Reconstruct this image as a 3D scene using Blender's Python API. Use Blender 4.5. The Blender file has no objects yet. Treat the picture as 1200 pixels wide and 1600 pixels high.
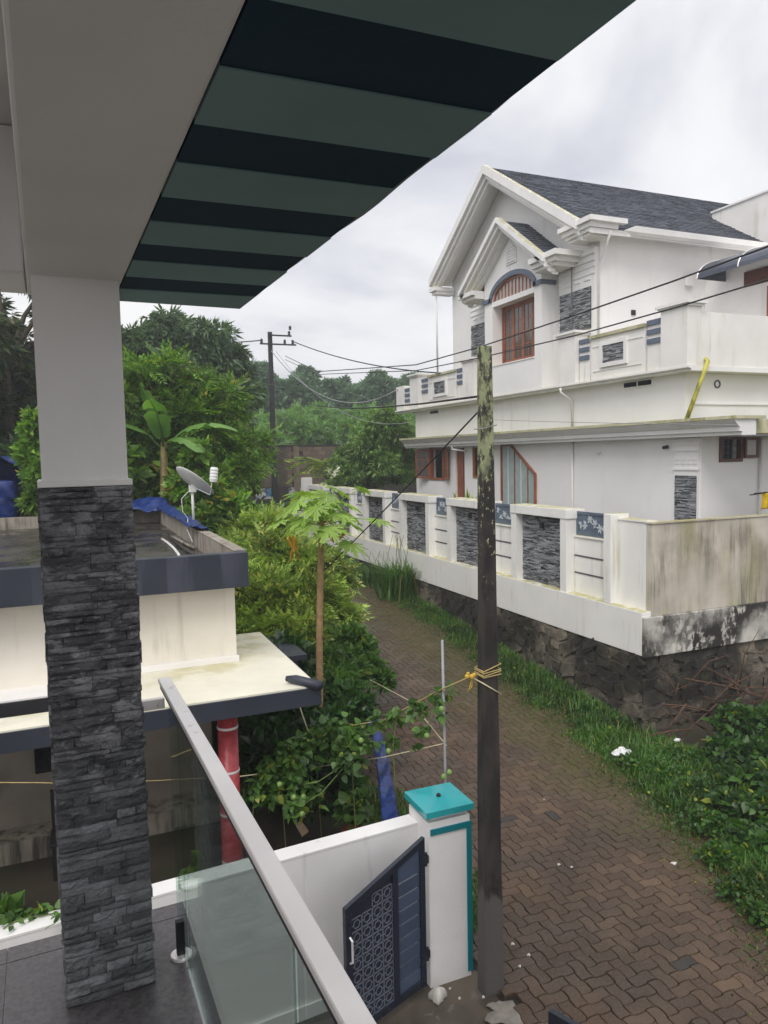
import bpy, math, random
import numpy as np
from mathutils import Vector, Matrix

scene = bpy.context.scene
COL = scene.collection

# ------------------------------------------------------------------ camera
CAM_H, FPX = 4.8, 1150.0
YAW, PITCH, ROLL = math.radians(22.74), math.radians(4.4), math.radians(1.15)
_f = Vector((math.sin(YAW)*math.cos(PITCH), math.cos(YAW)*math.cos(PITCH), -math.sin(PITCH)))
_r0 = Vector((math.cos(YAW), -math.sin(YAW), 0)); _u0 = _r0.cross(_f)
_r = math.cos(ROLL)*_r0 - math.sin(ROLL)*_u0
_u = math.cos(ROLL)*_u0 + math.sin(ROLL)*_r0
cam_data = bpy.data.cameras.new('camera'); cam = bpy.data.objects.new('camera', cam_data); COL.objects.link(cam)
cam.matrix_world = Matrix(((_r.x, _u.x, -_f.x, 0), (_r.y, _u.y, -_f.y, 0), (_r.z, _u.z, -_f.z, CAM_H), (0, 0, 0, 1)))
cam_data.sensor_fit = 'VERTICAL'; cam_data.sensor_height = 32.0; cam_data.sensor_width = 24.0
cam_data.lens = 32.0*FPX/1600.0
cam_data.clip_start = 0.05; cam_data.clip_end = 800
scene.camera = cam
CAMP = Vector((0, 0, CAM_H))
def ray(px, py): return _f + (px-600)/FPX*_r - (py-800)/FPX*_u
def onz(px, py, z): d = ray(px, py); return CAMP + d*((z-CAM_H)/d.z)
def ony(px, py, y): d = ray(px, py); return CAMP + d*(y/d.y)
def onx(px, py, x): d = ray(px, py); return CAMP + d*(x/d.x)
def project(p):
    v = Vector(p)-CAMP; d = v.dot(_f)
    return (600+FPX*v.dot(_r)/d, 800-FPX*v.dot(_u)/d, d)

# ------------------------------------------------------------------ world, sun, exposure
SUN_AZ, SUN_EL = math.radians(222), math.radians(52)     # azimuth clockwise from +Y
world = bpy.data.worlds.new('World'); scene.world = world; world.use_nodes = True
wn, wl = world.node_tree.nodes, world.node_tree.links
wn.clear()
wo = wn.new('ShaderNodeOutputWorld'); wmix = wn.new('ShaderNodeMixShader')
bg1 = wn.new('ShaderNodeBackground'); bg2 = wn.new('ShaderNodeBackground')
sky = wn.new('ShaderNodeTexSky'); sky.sky_type = 'NISHITA'; sky.sun_disc = False
sky.sun_elevation = SUN_EL; sky.sun_rotation = SUN_AZ
bg1.inputs['Strength'].default_value = 0.10
wl.new(sky.outputs[0], bg1.inputs[0])
tc = wn.new('ShaderNodeTexCoord'); sep = wn.new('ShaderNodeSeparateXYZ'); wl.new(tc.outputs['Generated'], sep.inputs[0])
def wmath(op, a, b=None):
    n = wn.new('ShaderNodeMath'); n.operation = op
    for i, v in enumerate((a, b)):
        if v is None: continue
        if isinstance(v, (int, float)): n.inputs[i].default_value = v
        else: wl.new(v, n.inputs[i])
    return n.outputs[0]
den = wmath('ADD', wmath('ABSOLUTE', sep.outputs[2]), 0.32)
comb = wn.new('ShaderNodeCombineXYZ')
wl.new(wmath('DIVIDE', sep.outputs[0], den), comb.inputs[0]); wl.new(wmath('DIVIDE', sep.outputs[1], den), comb.inputs[1])
comb.inputs[2].default_value = 3.7
nz = wn.new('ShaderNodeTexNoise'); nz.inputs['Scale'].default_value = 1.5; nz.inputs['Detail'].default_value = 8; nz.inputs['Roughness'].default_value = 0.52; nz.inputs['Distortion'].default_value = 0.35
wl.new(comb.outputs[0], nz.inputs['Vector'])
cr = wn.new('ShaderNodeValToRGB'); e = cr.color_ramp.elements
e[0].position = 0.34; e[0].color = (0.60, 0.615, 0.68, 1); e[1].position = 0.60; e[1].color = (0.97, 0.962, 0.962, 1)
m_ = cr.color_ramp.elements.new(0.47); m_.color = (0.86, 0.86, 0.885, 1)
wl.new(nz.outputs[0], cr.inputs[0]); wl.new(cr.outputs[0], bg2.inputs[0])
bg2.inputs['Strength'].default_value = 0.86
wmix.inputs[0].default_value = 0.94
wl.new(bg1.outputs[0], wmix.inputs[1]); wl.new(bg2.outputs[0], wmix.inputs[2]); wl.new(wmix.outputs[0], wo.inputs[0])

sun_d = bpy.data.lights.new('sun', 'SUN'); sun = bpy.data.objects.new('sun', sun_d); COL.objects.link(sun)
sun_d.energy = 1.5; sun_d.angle = math.radians(30); sun_d.color = (1.0, 0.97, 0.94)
_sd = Vector((math.sin(SUN_AZ)*math.cos(SUN_EL), math.cos(SUN_AZ)*math.cos(SUN_EL), math.sin(SUN_EL)))
sun.rotation_euler = _sd.to_track_quat('Z', 'Y').to_euler()
sun.location = (-10, -10, 30)
vs = scene.view_settings
vs.view_transform = 'Standard'; vs.look = 'None'; vs.exposure = 0.42; vs.gamma = 1.0; vs.use_curve_mapping = False
scene.render.engine = 'CYCLES'
cy = scene.cycles
cy.use_denoising = True
try: cy.denoiser = 'OPENIMAGEDENOISE'
except Exception: pass
cy.max_bounces = 6; cy.diffuse_bounces = 3; cy.glossy_bounces = 3; cy.transmission_bounces = 6; cy.transparent_max_bounces = 8
cy.caustics_reflective = False; cy.caustics_refractive = False

# ------------------------------------------------------------------ helpers
def lin(c):
    return c/12.92 if c <= 0.04045 else ((c+0.055)/1.055)**2.4
def rgb(r, g, b): return (lin(r/255), lin(g/255), lin(b/255), 1.0)

class MB:
    def __init__(s): s.v = []; s.f = []
    def add(s, vs, fs):
        o = len(s.v); s.v += [tuple(v) for v in vs]; s.f += [tuple(i+o for i in f) for f in fs]; return s
    def box(s, x0, x1, y0, y1, z0, z1):
        return s.add([(x0,y0,z0),(x1,y0,z0),(x1,y1,z0),(x0,y1,z0),(x0,y0,z1),(x1,y0,z1),(x1,y1,z1),(x0,y1,z1)],
                     [(0,3,2,1),(4,5,6,7),(0,1,5,4),(1,2,6,5),(2,3,7,6),(3,0,4,7)])
    def prism(s, pts, ext):
        pts = [Vector(p) for p in pts]; ext = Vector(ext); n = len(pts)
        nn = Vector((0,0,0))
        for i in range(n): nn += pts[i].cross(pts[(i+1) % n])
        if nn.dot(ext) > 0: pts = pts[::-1]
        vs = pts + [p+ext for p in pts]
        fs = [tuple(range(n)), tuple(range(2*n-1, n-1, -1))] + [(i, i+n, (i+1) % n+n, (i+1) % n) for i in range(n)]
        return s.add(vs, fs)
    def bar(s, a, b, w, h=None, up=(0,0,1)):
        a, b = Vector(a), Vector(b); h = h or w; d = (b-a).normalized(); up = Vector(up)
        if abs(d.dot(up)) > .95: up = Vector((1,0,0))
        x = d.cross(up).normalized()*w/2; z = x.cross(d).normalized()*h/2
        return s.prism([a-x-z, a+x-z, a+x+z, a-x+z], b-a)
    def tube(s, pts, r, n=8, cap=True):
        pts = [Vector(p) for p in pts]; m = len(pts); o = len(s.v)
        rs = [r]*m if isinstance(r, (int, float)) else list(r)
        prev = None
        for i, p in enumerate(pts):
            d = (pts[min(i+1, m-1)]-pts[max(i-1, 0)]).normalized()
            if prev is None: x = d.orthogonal().normalized()
            else: x = (prev - d*prev.dot(d)).normalized()
            prev = x; y = d.cross(x)
            for k in range(n):
                a = 2*math.pi*k/n; s.v.append(tuple(p + rs[i]*(math.cos(a)*x + math.sin(a)*y)))
        for i in range(m-1):
            for k in range(n):
                s.f.append((o+i*n+k, o+i*n+(k+1) % n, o+(i+1)*n+(k+1) % n, o+(i+1)*n+k))
        if cap:
            s.f.append(tuple(o+k for k in range(n))[::-1]); s.f.append(tuple(o+(m-1)*n+k for k in range(n)))
        return s
    def lathe(s, c, prof, n=20, ax=(0,0,1)):
        c = Vector(c); ax = Vector(ax).normalized(); x = ax.orthogonal().normalized(); y = ax.cross(x); o = len(s.v)
        for (r, h) in prof:
            for k in range(n):
                a = 2*math.pi*k/n; s.v.append(tuple(c + ax*h + r*(math.cos(a)*x+math.sin(a)*y)))
        for i in range(len(prof)-1):
            for k in range(n):
                s.f.append((o+i*n+k, o+i*n+(k+1) % n, o+(i+1)*n+(k+1) % n, o+(i+1)*n+k))
        s.f.append(tuple(o+k for k in range(n))[::-1]); s.f.append(tuple(o+(len(prof)-1)*n+k for k in range(n)))
        return s
    def ball(s, c, r, n=10, m=6, sc=(1,1,1)):
        pr = [(max(.001, r*math.sin(math.pi*i/m)), -r*math.cos(math.pi*i/m)) for i in range(m+1)]
        o = len(s.v); s.lathe((0,0,0), pr, n)
        s.v[o:] = [(c[0]+v[0]*sc[0], c[1]+v[1]*sc[1], c[2]+v[2]*sc[2]) for v in s.v[o:]]
        return s
    def grid(s, fn, nu, nv):
        o = len(s.v)
        for j in range(nv+1):
            for i in range(nu+1): s.v.append(tuple(fn(i/nu, j/nv)))
        for j in range(nv):
            for i in range(nu):
                a = o+j*(nu+1)+i; s.f.append((a, a+1, a+nu+2, a+nu+1))
        return s
    def build(s, name, mat, parent=None, smooth=False, bevel=0, local=False, kind=None, label=None):
        me = bpy.data.meshes.new(name); me.from_pydata(s.v, [], s.f); me.validate(); me.update()
        if smooth: me.polygons.foreach_set('use_smooth', [True]*len(me.polygons))
        return obj(name, me, mat, parent, bevel, local, kind, label)

def obj(name, me, mat, parent=None, bevel=0, local=False, kind=None, label=None):
    if mat is not None and not me.materials: me.materials.append(mat)
    o = bpy.data.objects.new(name, me); COL.objects.link(o)
    if parent is not None:
        o.parent = parent
        if not local and parent.parent is None: o.matrix_parent_inverse = parent.matrix_basis.inverted()
    if bevel:
        b = o.modifiers.new('bevel', 'BEVEL'); b.width = bevel; b.segments = 2; b.limit_method = 'ANGLE'; b.angle_limit = math.radians(40)
    if kind: o['kind'] = kind
    if label: o['label'] = label
    return o
def tag(o, label, cat, group=None, kind=None):
    if label: o['label'] = label
    if cat: o['category'] = cat
    if group: o['group'] = group
    if kind: o['kind'] = kind
    return o
def thing(name, label, cat, loc=(0,0,0), rz=0, group=None):
    o = bpy.data.objects.new(name, None); COL.objects.link(o); o.empty_display_size = .2
    o.location = loc; o.rotation_euler = (0, 0, rz)
    o.matrix_basis = Matrix.Translation(Vector(loc)) @ Matrix.Rotation(rz, 4, 'Z')
    return tag(o, label, cat, group)
def copy_tree(o, parent=None):
    c = o.copy(); COL.objects.link(c)
    if parent is not None: c.parent = parent
    for ch in list(o.children): copy_tree(ch, c)
    return c
def np_mesh(name, V, Fl, k):
    """V (n,3) float, Fl (m,k) int faces all with k corners"""
    me = bpy.data.meshes.new(name)
    V = np.ascontiguousarray(V, dtype=np.float32); Fl = np.ascontiguousarray(Fl, dtype=np.int32)
    me.vertices.add(len(V)); me.vertices.foreach_set('co', V.ravel())
    me.loops.add(Fl.size); me.loops.foreach_set('vertex_index', Fl.ravel())
    me.polygons.add(len(Fl)); me.polygons.foreach_set('loop_start', np.arange(0, Fl.size, k, dtype=np.int32))
    me.update(calc_edges=True); me.validate()
    return me

# ------------------------------------------------------------------ materials
def _nodes(name):
    m = bpy.data.materials.new(name); m.use_nodes = True
    nt = m.node_tree; nt.nodes.clear()
    out = nt.nodes.new('ShaderNodeOutputMaterial'); p = nt.nodes.new('ShaderNodeBsdfPrincipled')
    nt.links.new(p.outputs[0], out.inputs[0])
    return m, nt, p, out
def _mix(nt, fac, a, b, mode='MIX'):
    n = nt.nodes.new('ShaderNodeMix'); n.data_type = 'RGBA'; n.blend_type = mode
    for sock, v in ((n.inputs[0], fac), (n.inputs[6], a), (n.inputs[7], b)):
        if isinstance(v, (int, float)): sock.default_value = v
        elif isinstance(v, tuple): sock.default_value = v
        else: nt.links.new(v, sock)
    return n.outputs[2]
def _math(nt, op, a, b=None, clamp=False):
    n = nt.nodes.new('ShaderNodeMath'); n.operation = op; n.use_clamp = clamp
    for i, v in enumerate((a, b)):
        if v is None: continue
        if isinstance(v, (int, float)): n.inputs[i].default_value = v
        else: nt.links.new(v, n.inputs[i])
    return n.outputs[0]
def _noise(nt, vec, scale, detail=4, rough=.55, sc3=None, off=None):
    if sc3 or off is not None:
        mp = nt.nodes.new('ShaderNodeMapping')
        if sc3: mp.inputs['Scale'].default_value = sc3
        if off is not None: nt.links.new(off, mp.inputs['Location'])
        nt.links.new(vec, mp.inputs['Vector']); vec = mp.outputs[0]
    n = nt.nodes.new('ShaderNodeTexNoise'); n.inputs['Scale'].default_value = scale
    n.inputs['Detail'].default_value = detail; n.inputs['Roughness'].default_value = rough
    nt.links.new(vec, n.inputs['Vector'])
    return n.outputs[0]
def _range(nt, v, lo, hi, a=0., b=1.):
    n = nt.nodes.new('ShaderNodeMapRange'); n.interpolation_type = 'SMOOTHSTEP'
    nt.links.new(v, n.inputs[0])
    for i, x in zip((1, 2, 3, 4), (lo, hi, a, b)): n.inputs[i].default_value = x
    return n.outputs[0]
def mat(name, base, rough=.6, var=.1, vs=3., stains=(), bump=0., bs=30., top=None, metal=0., objrand=0., spec=.5, rvar=0.):
    m, nt, p, out = _nodes(name)
    geo = nt.nodes.new('ShaderNodeNewGeometry'); pos = geo.outputs['Position']
    col = base
    n1 = _noise(nt, pos, vs, 5)
    lo = tuple(c*(1-var) for c in base[:3])+(1,); hi = tuple(min(1, c*(1+var)) for c in base[:3])+(1,)
    col = _mix(nt, _range(nt, n1, .3, .7), lo, hi)
    if objrand:
        oi = nt.nodes.new('ShaderNodeObjectInfo')
        k = _range(nt, oi.outputs['Random'], 0, 1, 1-objrand, 1+objrand)
        cb = nt.nodes.new('ShaderNodeCombineColor'); [nt.links.new(k, cb.inputs[i]) for i in range(3)]
        col = _mix(nt, 1., col, cb.outputs[0], 'MULTIPLY')
    for (c, sc3, lo_, hi_, amt) in stains:
        a = _range(nt, _noise(nt, pos, 1., 5, .6, sc3), lo_, hi_)
        b = _range(nt, _noise(nt, pos, .7, 3), .38, .62)
        col = _mix(nt, _math(nt, 'MULTIPLY', _math(nt, 'MULTIPLY', a, b), amt), col, c)
    if top:
        tcol, amt = top
        sx = nt.nodes.new('ShaderNodeSeparateXYZ'); nt.links.new(geo.outputs['True Normal'], sx.inputs[0])
        up = _range(nt, sx.outputs[2], .5, .9)
        nn = _range(nt, _noise(nt, pos, 5., 5), .32, .58, .25, 1)
        col = _mix(nt, _math(nt, 'MULTIPLY', _math(nt, 'MULTIPLY', up, nn), amt), col, tcol)
    nt.links.new(col, p.inputs['Base Color']) if not isinstance(col, tuple) else None
    p.inputs['Roughness'].default_value = rough; p.inputs['Metallic'].default_value = metal
    p.inputs['Specular IOR Level'].default_value = spec
    if rvar:
        nt.links.new(_range(nt, _noise(nt, pos, 2.2, 4), .35, .65, max(.04, rough-rvar), min(1, rough+rvar)), p.inputs['Roughness'])
    if bump:
        b = nt.nodes.new('ShaderNodeBump'); b.inputs['Strength'].default_value = min(1, bump); b.inputs['Distance'].default_value = .02
        nt.links.new(_noise(nt, pos, bs, 6, .6), b.inputs['Height']); nt.links.new(b.outputs[0], p.inputs['Normal'])
    return m
def leafmat(name, c1, c2, c3=None, frac=.06, rough=.42, trans=.3, big=.35):
    m, nt, p, out = _nodes(name)
    geo = nt.nodes.new('ShaderNodeNewGeometry')
    r = geo.outputs['Random Per Island']
    col = _mix(nt, r, c1, c2)
    nz_ = _range(nt, _noise(nt, geo.outputs['Position'], 1.3, 3), .3, .7, 1-big, 1+big)
    cb = nt.nodes.new('ShaderNodeCombineColor'); [nt.links.new(nz_, cb.inputs[i]) for i in range(3)]
    col = _mix(nt, 1., col, cb.outputs[0], 'MULTIPLY')
    if c3: col = _mix(nt, _math(nt, 'GREATER_THAN', r, 1-frac), col, c3)
    nt.links.new(col, p.inputs['Base Color']); p.inputs['Roughness'].default_value = rough
    p.inputs['Specular IOR Level'].default_value = .45
    t = nt.nodes.new('ShaderNodeBsdfTranslucent'); tcol = _mix(nt, 1., col, (1.5, 1.6, .7, 1), 'MULTIPLY')
    nt.links.new(tcol, t.inputs[0])
    mx = nt.nodes.new('ShaderNodeMixShader'); mx.inputs[0].default_value = trans
    nt.links.new(p.outputs[0], mx.inputs[1]); nt.links.new(t.outputs[0], mx.inputs[2]); nt.links.new(mx.outputs[0], out.inputs[0])
    return m

ALGAE = rgb(150, 148, 84); ALGAE_Y = rgb(172, 164, 92); DIRT = rgb(88, 84, 74); BLACKM = rgb(42, 40, 36)
STREAK = (7, 7, .45)
MAT = {}
MAT['white'] = mat('white_paint', rgb(234, 232, 230), .5, .05, 2, stains=[(DIRT, (10, 10, 1.2), .6, .74, .16)], bump=.10, bs=40)
MAT['white_own'] = mat('white_emulsion', rgb(238, 236, 234), .6, .04, 1.6, bump=.08, bs=45)
MAT['house'] = mat('house_paint', rgb(244, 242, 240), .6, .04, .8, stains=[(DIRT, (4, 4, .35), .56, .82, .24), (ALGAE, (1.3, 1.3, .8), .6, .78, .08)], bump=.04, bs=50)
MAT['house_trim'] = mat('house_trim_paint', rgb(240, 238, 236), .55, .05, 1.5, stains=[(ALGAE, STREAK, .57, .77, .28), (DIRT, (9, 9, .6), .6, .8, .28)], top=(ALGAE_Y, .8))
MAT['house_stained'] = mat('stained_parapet_paint', rgb(240, 237, 233), .65, .05, 1.2, stains=[(ALGAE, (4, 4, .35), .54, .76, .38), (DIRT, (6, 6, .4), .58, .77, .42)], top=(ALGAE_Y, .9))
MAT['cornice_stained'] = mat('cornice_algae_paint', rgb(196, 192, 160), .7, .12, 2, stains=[(ALGAE, (5, 5, .6), .4, .62, .8), (DIRT, (8, 8, .5), .5, .75, .6)], top=(rgb(118, 120, 60), .9))
MAT['bwall'] = mat('boundary_paint', rgb(242, 240, 236), .6, .04, 1.2, stains=[(ALGAE, (6, 6, .5), .54, .76, .42), (DIRT, (8, 8, .5), .58, .76, .45)], top=(ALGAE_Y, .85), bump=.05, bs=60)
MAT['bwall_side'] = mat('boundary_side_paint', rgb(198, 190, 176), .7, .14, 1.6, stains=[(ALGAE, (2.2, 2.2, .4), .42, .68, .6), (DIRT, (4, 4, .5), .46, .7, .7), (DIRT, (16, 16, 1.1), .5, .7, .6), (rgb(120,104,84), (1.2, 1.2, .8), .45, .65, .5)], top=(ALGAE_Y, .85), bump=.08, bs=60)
MAT['mouldy'] = mat('mouldy_plaster', rgb(200, 196, 188), .8, .15, 2, stains=[(BLACKM, (2.6, 2.6, 2.4), .44, .52, 1.0), (BLACKM, (9, 9, 5), .46, .53, 1.0), (BLACKM, (1.2, 1.2, 4), .48, .56, .8)], bump=.15, bs=40)
MAT['slate_blue'] = mat('slate_blue_paint', rgb(98, 110, 128), .5, .06, 3, stains=[(DIRT, (8, 8, 1), .55, .75, .4)])
MAT['grille'] = mat('grille_paint', rgb(92, 106, 122), .5, .1, 5)
MAT['grille_light'] = mat('grille_leaf_paint', rgb(196, 202, 208), .5, .1, 5)
MAT['groove'] = mat('groove_grey', rgb(92, 92, 96), .7, .1, 5)
MAT['wood'] = mat('red_brown_wood', rgb(158, 92, 62), .42, .18, 6, stains=[(rgb(90, 45, 30), (20, 20, 1.5), .45, .65, .6)])
MAT['wood_dark'] = mat('dark_brown_wood', rgb(92, 50, 40), .45, .18, 6)
MAT['dark'] = mat('dark_metal', rgb(38, 38, 42), .5, .1, 8)
MAT['room'] = mat('dim_room', rgb(70, 66, 64), .8, .2, 3)
MAT['curtain'] = mat('curtain_cloth', rgb(158, 174, 172), .85, .08, 6)
MAT['pipe'] = mat('white_pvc', rgb(228, 226, 222), .4, .04, 6)
MAT['algae_pipe'] = mat('algae_pvc', rgb(196, 190, 84), .5, .15, 6, stains=[(rgb(110, 108, 50), (9, 9, 4), .45, .65, .7)])
MAT['teal'] = mat('teal_enamel', rgb(38, 158, 164), .22, .06, 5, spec=.6)
MAT['teal_trim'] = mat('teal_trim_paint', rgb(14, 116, 126), .4, .05, 5)
MAT['navy'] = mat('gate_navy_paint', rgb(34, 40, 54), .35, .08, 6, rvar=.08)
MAT['slat'] = mat('gate_slat_paint', rgb(70, 82, 104), .38, .06, 8, objrand=.1)
MAT['lattice'] = mat('gate_lattice_paint', rgb(108, 114, 126), .45, .08, 8)
MAT['steel'] = mat('brushed_steel', rgb(250, 245, 243), .4, .03, 4, metal=.5, rvar=.08, stains=[(rgb(150, 140, 138), (30, 30, 30), .6, .68, .5)])
MAT['granite'] = mat('grey_granite', rgb(92, 87, 89), .3, .3, 70, rvar=.08, spec=.5)
MAT['soffit_d'] = mat('soffit_dark_green', rgb(40, 62, 78), .75, .08, 3, bump=.08, bs=30, spec=.15)
MAT['soffit_l'] = mat('soffit_sage', rgb(128, 158, 158), .7, .06, 3, bump=.08, bs=30, spec=.25)
MAT['fascia'] = mat('slate_fascia_paint', rgb(48, 52, 64), .45, .08, 2, stains=[(rgb(78, 80, 94), (3.5, 3.5, .35), .5, .56, .6)], rvar=.1)
MAT['cream'] = mat('cream_paint', rgb(236, 229, 216), .6, .05, 1.5, stains=[(DIRT, (5, 5, .5), .55, .8, .42)])
MAT['cream_slab'] = mat('cream_slab_paint', rgb(230, 226, 208), .55, .06, 1.5, stains=[(ALGAE_Y, (1.6, 1.6, 1.6), .46, .62, .6), (DIRT, (4, 4, 4), .56, .75, .35)])
MAT['roofwet'] = mat('wet_roof_concrete', rgb(62, 58, 52), .3, .35, 1.6, rvar=.22, bump=.1, bs=20)
MAT['parapet_in'] = mat('weathered_cement', rgb(150, 142, 130), .8, .18, 4, stains=[(BLACKM, (9, 9, .8), .45, .65, .8)])
MAT['red_tile'] = mat('red_column_paint', rgb(178, 66, 72), .35, .22, 16)
MAT['soil'] = mat('damp_soil', rgb(58, 50, 40), .9, .35, 1.5, stains=[(rgb(48, 62, 30), (1.2, 1.2, 1.2), .42, .62, .8)], bump=.4, bs=14)
MAT['cement'] = mat('wet_cement', rgb(84, 76, 66), .55, .3, 2.2, rvar=.25, stains=[(rgb(150, 146, 138), (4, 4, 4), .55, .66, .7)], bump=.2, bs=22)
MAT['tarp'] = mat('blue_tarpaulin', rgb(18, 46, 108), .38, .35, 7, rvar=.12, bump=.5, bs=14)
MAT['rubble_mortar'] = mat('black_mossy_mortar', rgb(46, 42, 36), .9, .4, 5, stains=[(rgb(60, 64, 38), (3, 3, 3), .48, .64, .7)], bump=.5, bs=24)
MAT['rubble'] = mat('mouldy_rubble', rgb(108, 100, 87), .9, .3, 6, stains=[(rgb(36, 33, 28), (4.5, 4.5, 3.0), .35, .47, 1.0), (rgb(40, 37, 31), (2.0, 2.0, 1.6), .40, .52, .95), (rgb(44, 40, 34), (17, 17, 10), .40, .50, .95), (rgb(66, 70, 40), (4, 4, 4), .54, .66, .6)], bump=1., bs=30, objrand=.35)
MAT['bark'] = mat('tree_bark', rgb(78, 66, 54), .85, .3, 9, bump=.4, bs=30)
MAT['bark_red'] = mat('reddish_bark', rgb(104, 62, 44), .85, .3, 9, bump=.4, bs=30)
MAT['papaya_bark'] = mat('papaya_bark', rgb(150, 122, 86), .8, .2, 12, bump=.4, bs=40)
MAT['twig'] = mat('dry_twig', rgb(92, 66, 50), .85, .25, 12)
MAT['rope_y'] = mat('yellow_rope', rgb(178, 158, 104), .8, .15, 30)
MAT['rope_w'] = mat('pale_twine', rgb(206, 196, 160), .8, .1, 30)
MAT['cable'] = mat('black_cable', rgb(34, 34, 36), .5, .1, 10)
MAT['cable_g'] = mat('grey_cable', rgb(150, 152, 156), .5, .1, 10)
MAT['terracotta'] = mat('terracotta_pot', rgb(150, 78, 52), .8, .15, 9)
MAT['plastic_w'] = mat('white_plastic_sheet', rgb(225, 225, 225), .4, .08, 8)
MAT['card'] = mat('bare_board', rgb(188, 164, 136), .8, .15, 8)
MAT['block'] = mat('concrete_block', rgb(104, 92, 76), .9, .2, 2, objrand=.22, stains=[(rgb(52, 46, 40), (1.4, 1.4, .6), .42, .62, .8)], bump=.3, bs=20)
MAT['block_mortar'] = mat('block_mortar', rgb(48, 43, 37), .95, .2, 4, bump=.2, bs=20)
MAT['slate_stone'] = mat('split_slate', rgb(122, 122, 125), .6, .25, 14, objrand=.42, stains=[(rgb(62, 62, 66), (16, 16, 40), .47, .55, .8), (rgb(178, 178, 178), (30, 30, 60), .56, .68, .4)], bump=.8, bs=70)
MAT['clad_stone'] = mat('split_stone_panel', rgb(96, 98, 104), .6, .3, 8, bump=.3, bs=30)
MAT['clad_gap'] = mat('stone_panel_backing', rgb(34, 36, 40), .8, .2, 8)
def clad_material():
    m = mat('split_stone_strips', rgb(98, 100, 106), .6, .2, 8); nt = m.node_tree
    p = [n for n in nt.nodes if n.type == 'BSDF_PRINCIPLED'][0]
    geo = nt.nodes.new('ShaderNodeNewGeometry')
    nt.links.new(_mix(nt, geo.outputs['Random Per Island'], rgb(30, 32, 38), rgb(172, 174, 178)), p.inputs['Base Color'])
    return m
MAT['clad'] = clad_material()
def glass_material():
    m, nt, p, out = _nodes('tempered_glass')
    p.inputs['Base Color'].default_value = (.86, .95, .92, 1); p.inputs['Roughness'].default_value = .01
    p.inputs['Transmission Weight'].default_value = 1.; p.inputs['IOR'].default_value = 1.5
    g = nt.nodes.new('ShaderNodeBsdfGlossy'); g.inputs['Roughness'].default_value = .015
    t = nt.nodes.new('ShaderNodeBsdfTransparent'); t.inputs[0].default_value = (.86, .93, .91, 1)
    fr = nt.nodes.new('ShaderNodeFresnel'); fr.inputs[0].default_value = 1.36
    mx = nt.nodes.new('ShaderNodeMixShader'); nt.links.new(_math(nt, 'MULTIPLY', fr.outputs[0], .6), mx.inputs[0])
    nt.links.new(t.outputs[0], mx.inputs[1]); nt.links.new(g.outputs[0], mx.inputs[2]); nt.links.new(mx.outputs[0], out.inputs[0])
    return m
MAT['glass'] = glass_material()
def pane_material(name, c, rough=.05):
    m, nt, p, out = _nodes(name)
    p.inputs['Base Color'].default_value = c; p.inputs['Roughness'].default_value = rough; p.inputs['Specular IOR Level'].default_value = .8
    return m
MAT['pane'] = pane_material('window_pane', rgb(92, 90, 88))
MAT['pane_dark'] = pane_material('dark_window_pane', rgb(30, 32, 38))
MAT['pane_frost'] = pane_material('frosted_pane', rgb(176, 172, 168), .3)
# ------------------------------------------------------------------ the setting
GK_Y = [-60, 8, 10, 12, 40, 260]; GK_Z = [0, 0, .05, .22, 2.55, 7.0]
def gz(y): return float(np.interp(y, GK_Y, GK_Z))
rng = random.Random(7)

xs = [-120, -60, -30, -15, -6, 0, 3, 6, 9, 15, 30, 60, 120, 200]
ys = [-60, -20, -5, 2, 5, 8, 10, 12, 16, 20, 25, 30, 35, 40, 60, 100, 160, 260]
g = MB()
g.v = [(x, y, gz(y)) for y in ys for x in xs]
nx = len(xs)
g.f = [(j*nx+i, j*nx+i+1, (j+1)*nx+i+1, (j+1)*nx+i) for j in range(len(ys)-1) for i in range(nx-1)]
ground = g.build('ground', MAT['soil']); tag(ground, 'damp brown earth under the plants and houses', None, kind='structure')

# the lane: a bedding sheet with interlocking pavers laid on it
def paver_material():
    m, nt, p, out = _nodes('brown_zigzag_paver')
    geo = nt.nodes.new('ShaderNodeNewGeometry'); oi = nt.nodes.new('ShaderNodeObjectInfo'); pos = geo.outputs['Position']
    r = _math(nt, 'FRACT', _math(nt, 'ADD', geo.outputs['Random Per Island'], _math(nt, 'MULTIPLY', oi.outputs['Random'], 7.3)))
    col = _mix(nt, r, rgb(68, 52, 41), rgb(98, 77, 60))
    col = _mix(nt, _range(nt, _noise(nt, pos, .8, 4), .35, .65, 0, .75), col, rgb(56, 46, 38))
    col = _mix(nt, _range(nt, _noise(nt, pos, 40, 4), .4, .7, 0, .3), col, rgb(112, 96, 80))
    col = _mix(nt, _math(nt, 'GREATER_THAN', r, .993), col, rgb(54, 49, 45))
    sx = nt.nodes.new('ShaderNodeSeparateXYZ'); nt.links.new(pos, sx.inputs[0])
    edge = _range(nt, _math(nt, 'ADD', sx.outputs[0], _math(nt, 'MULTIPLY', _noise(nt, pos, 1.1, 5), 2.4)), 6.9, 8.3)
    moss = _math(nt, 'MULTIPLY', edge, _range(nt, _noise(nt, pos, 7, 5), .35, .6, .35, 1))
    col = _mix(nt, _math(nt, 'MULTIPLY', moss, .85), col, rgb(78, 74, 36))
    nt.links.new(col, p.inputs['Base Color'])
    nt.links.new(_range(nt, _noise(nt, pos, 1.5, 5), .35, .62, .34, .78), p.inputs['Roughness'])
    b = nt.nodes.new('ShaderNodeBump'); b.inputs['Strength'].default_value = .35; b.inputs['Distance'].default_value = .01
    nt.links.new(_noise(nt, pos, 70, 5), b.inputs['Height']); nt.links.new(b.outputs[0], p.inputs['Normal'])
    return m
MAT['paver'] = paver_material()
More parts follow.
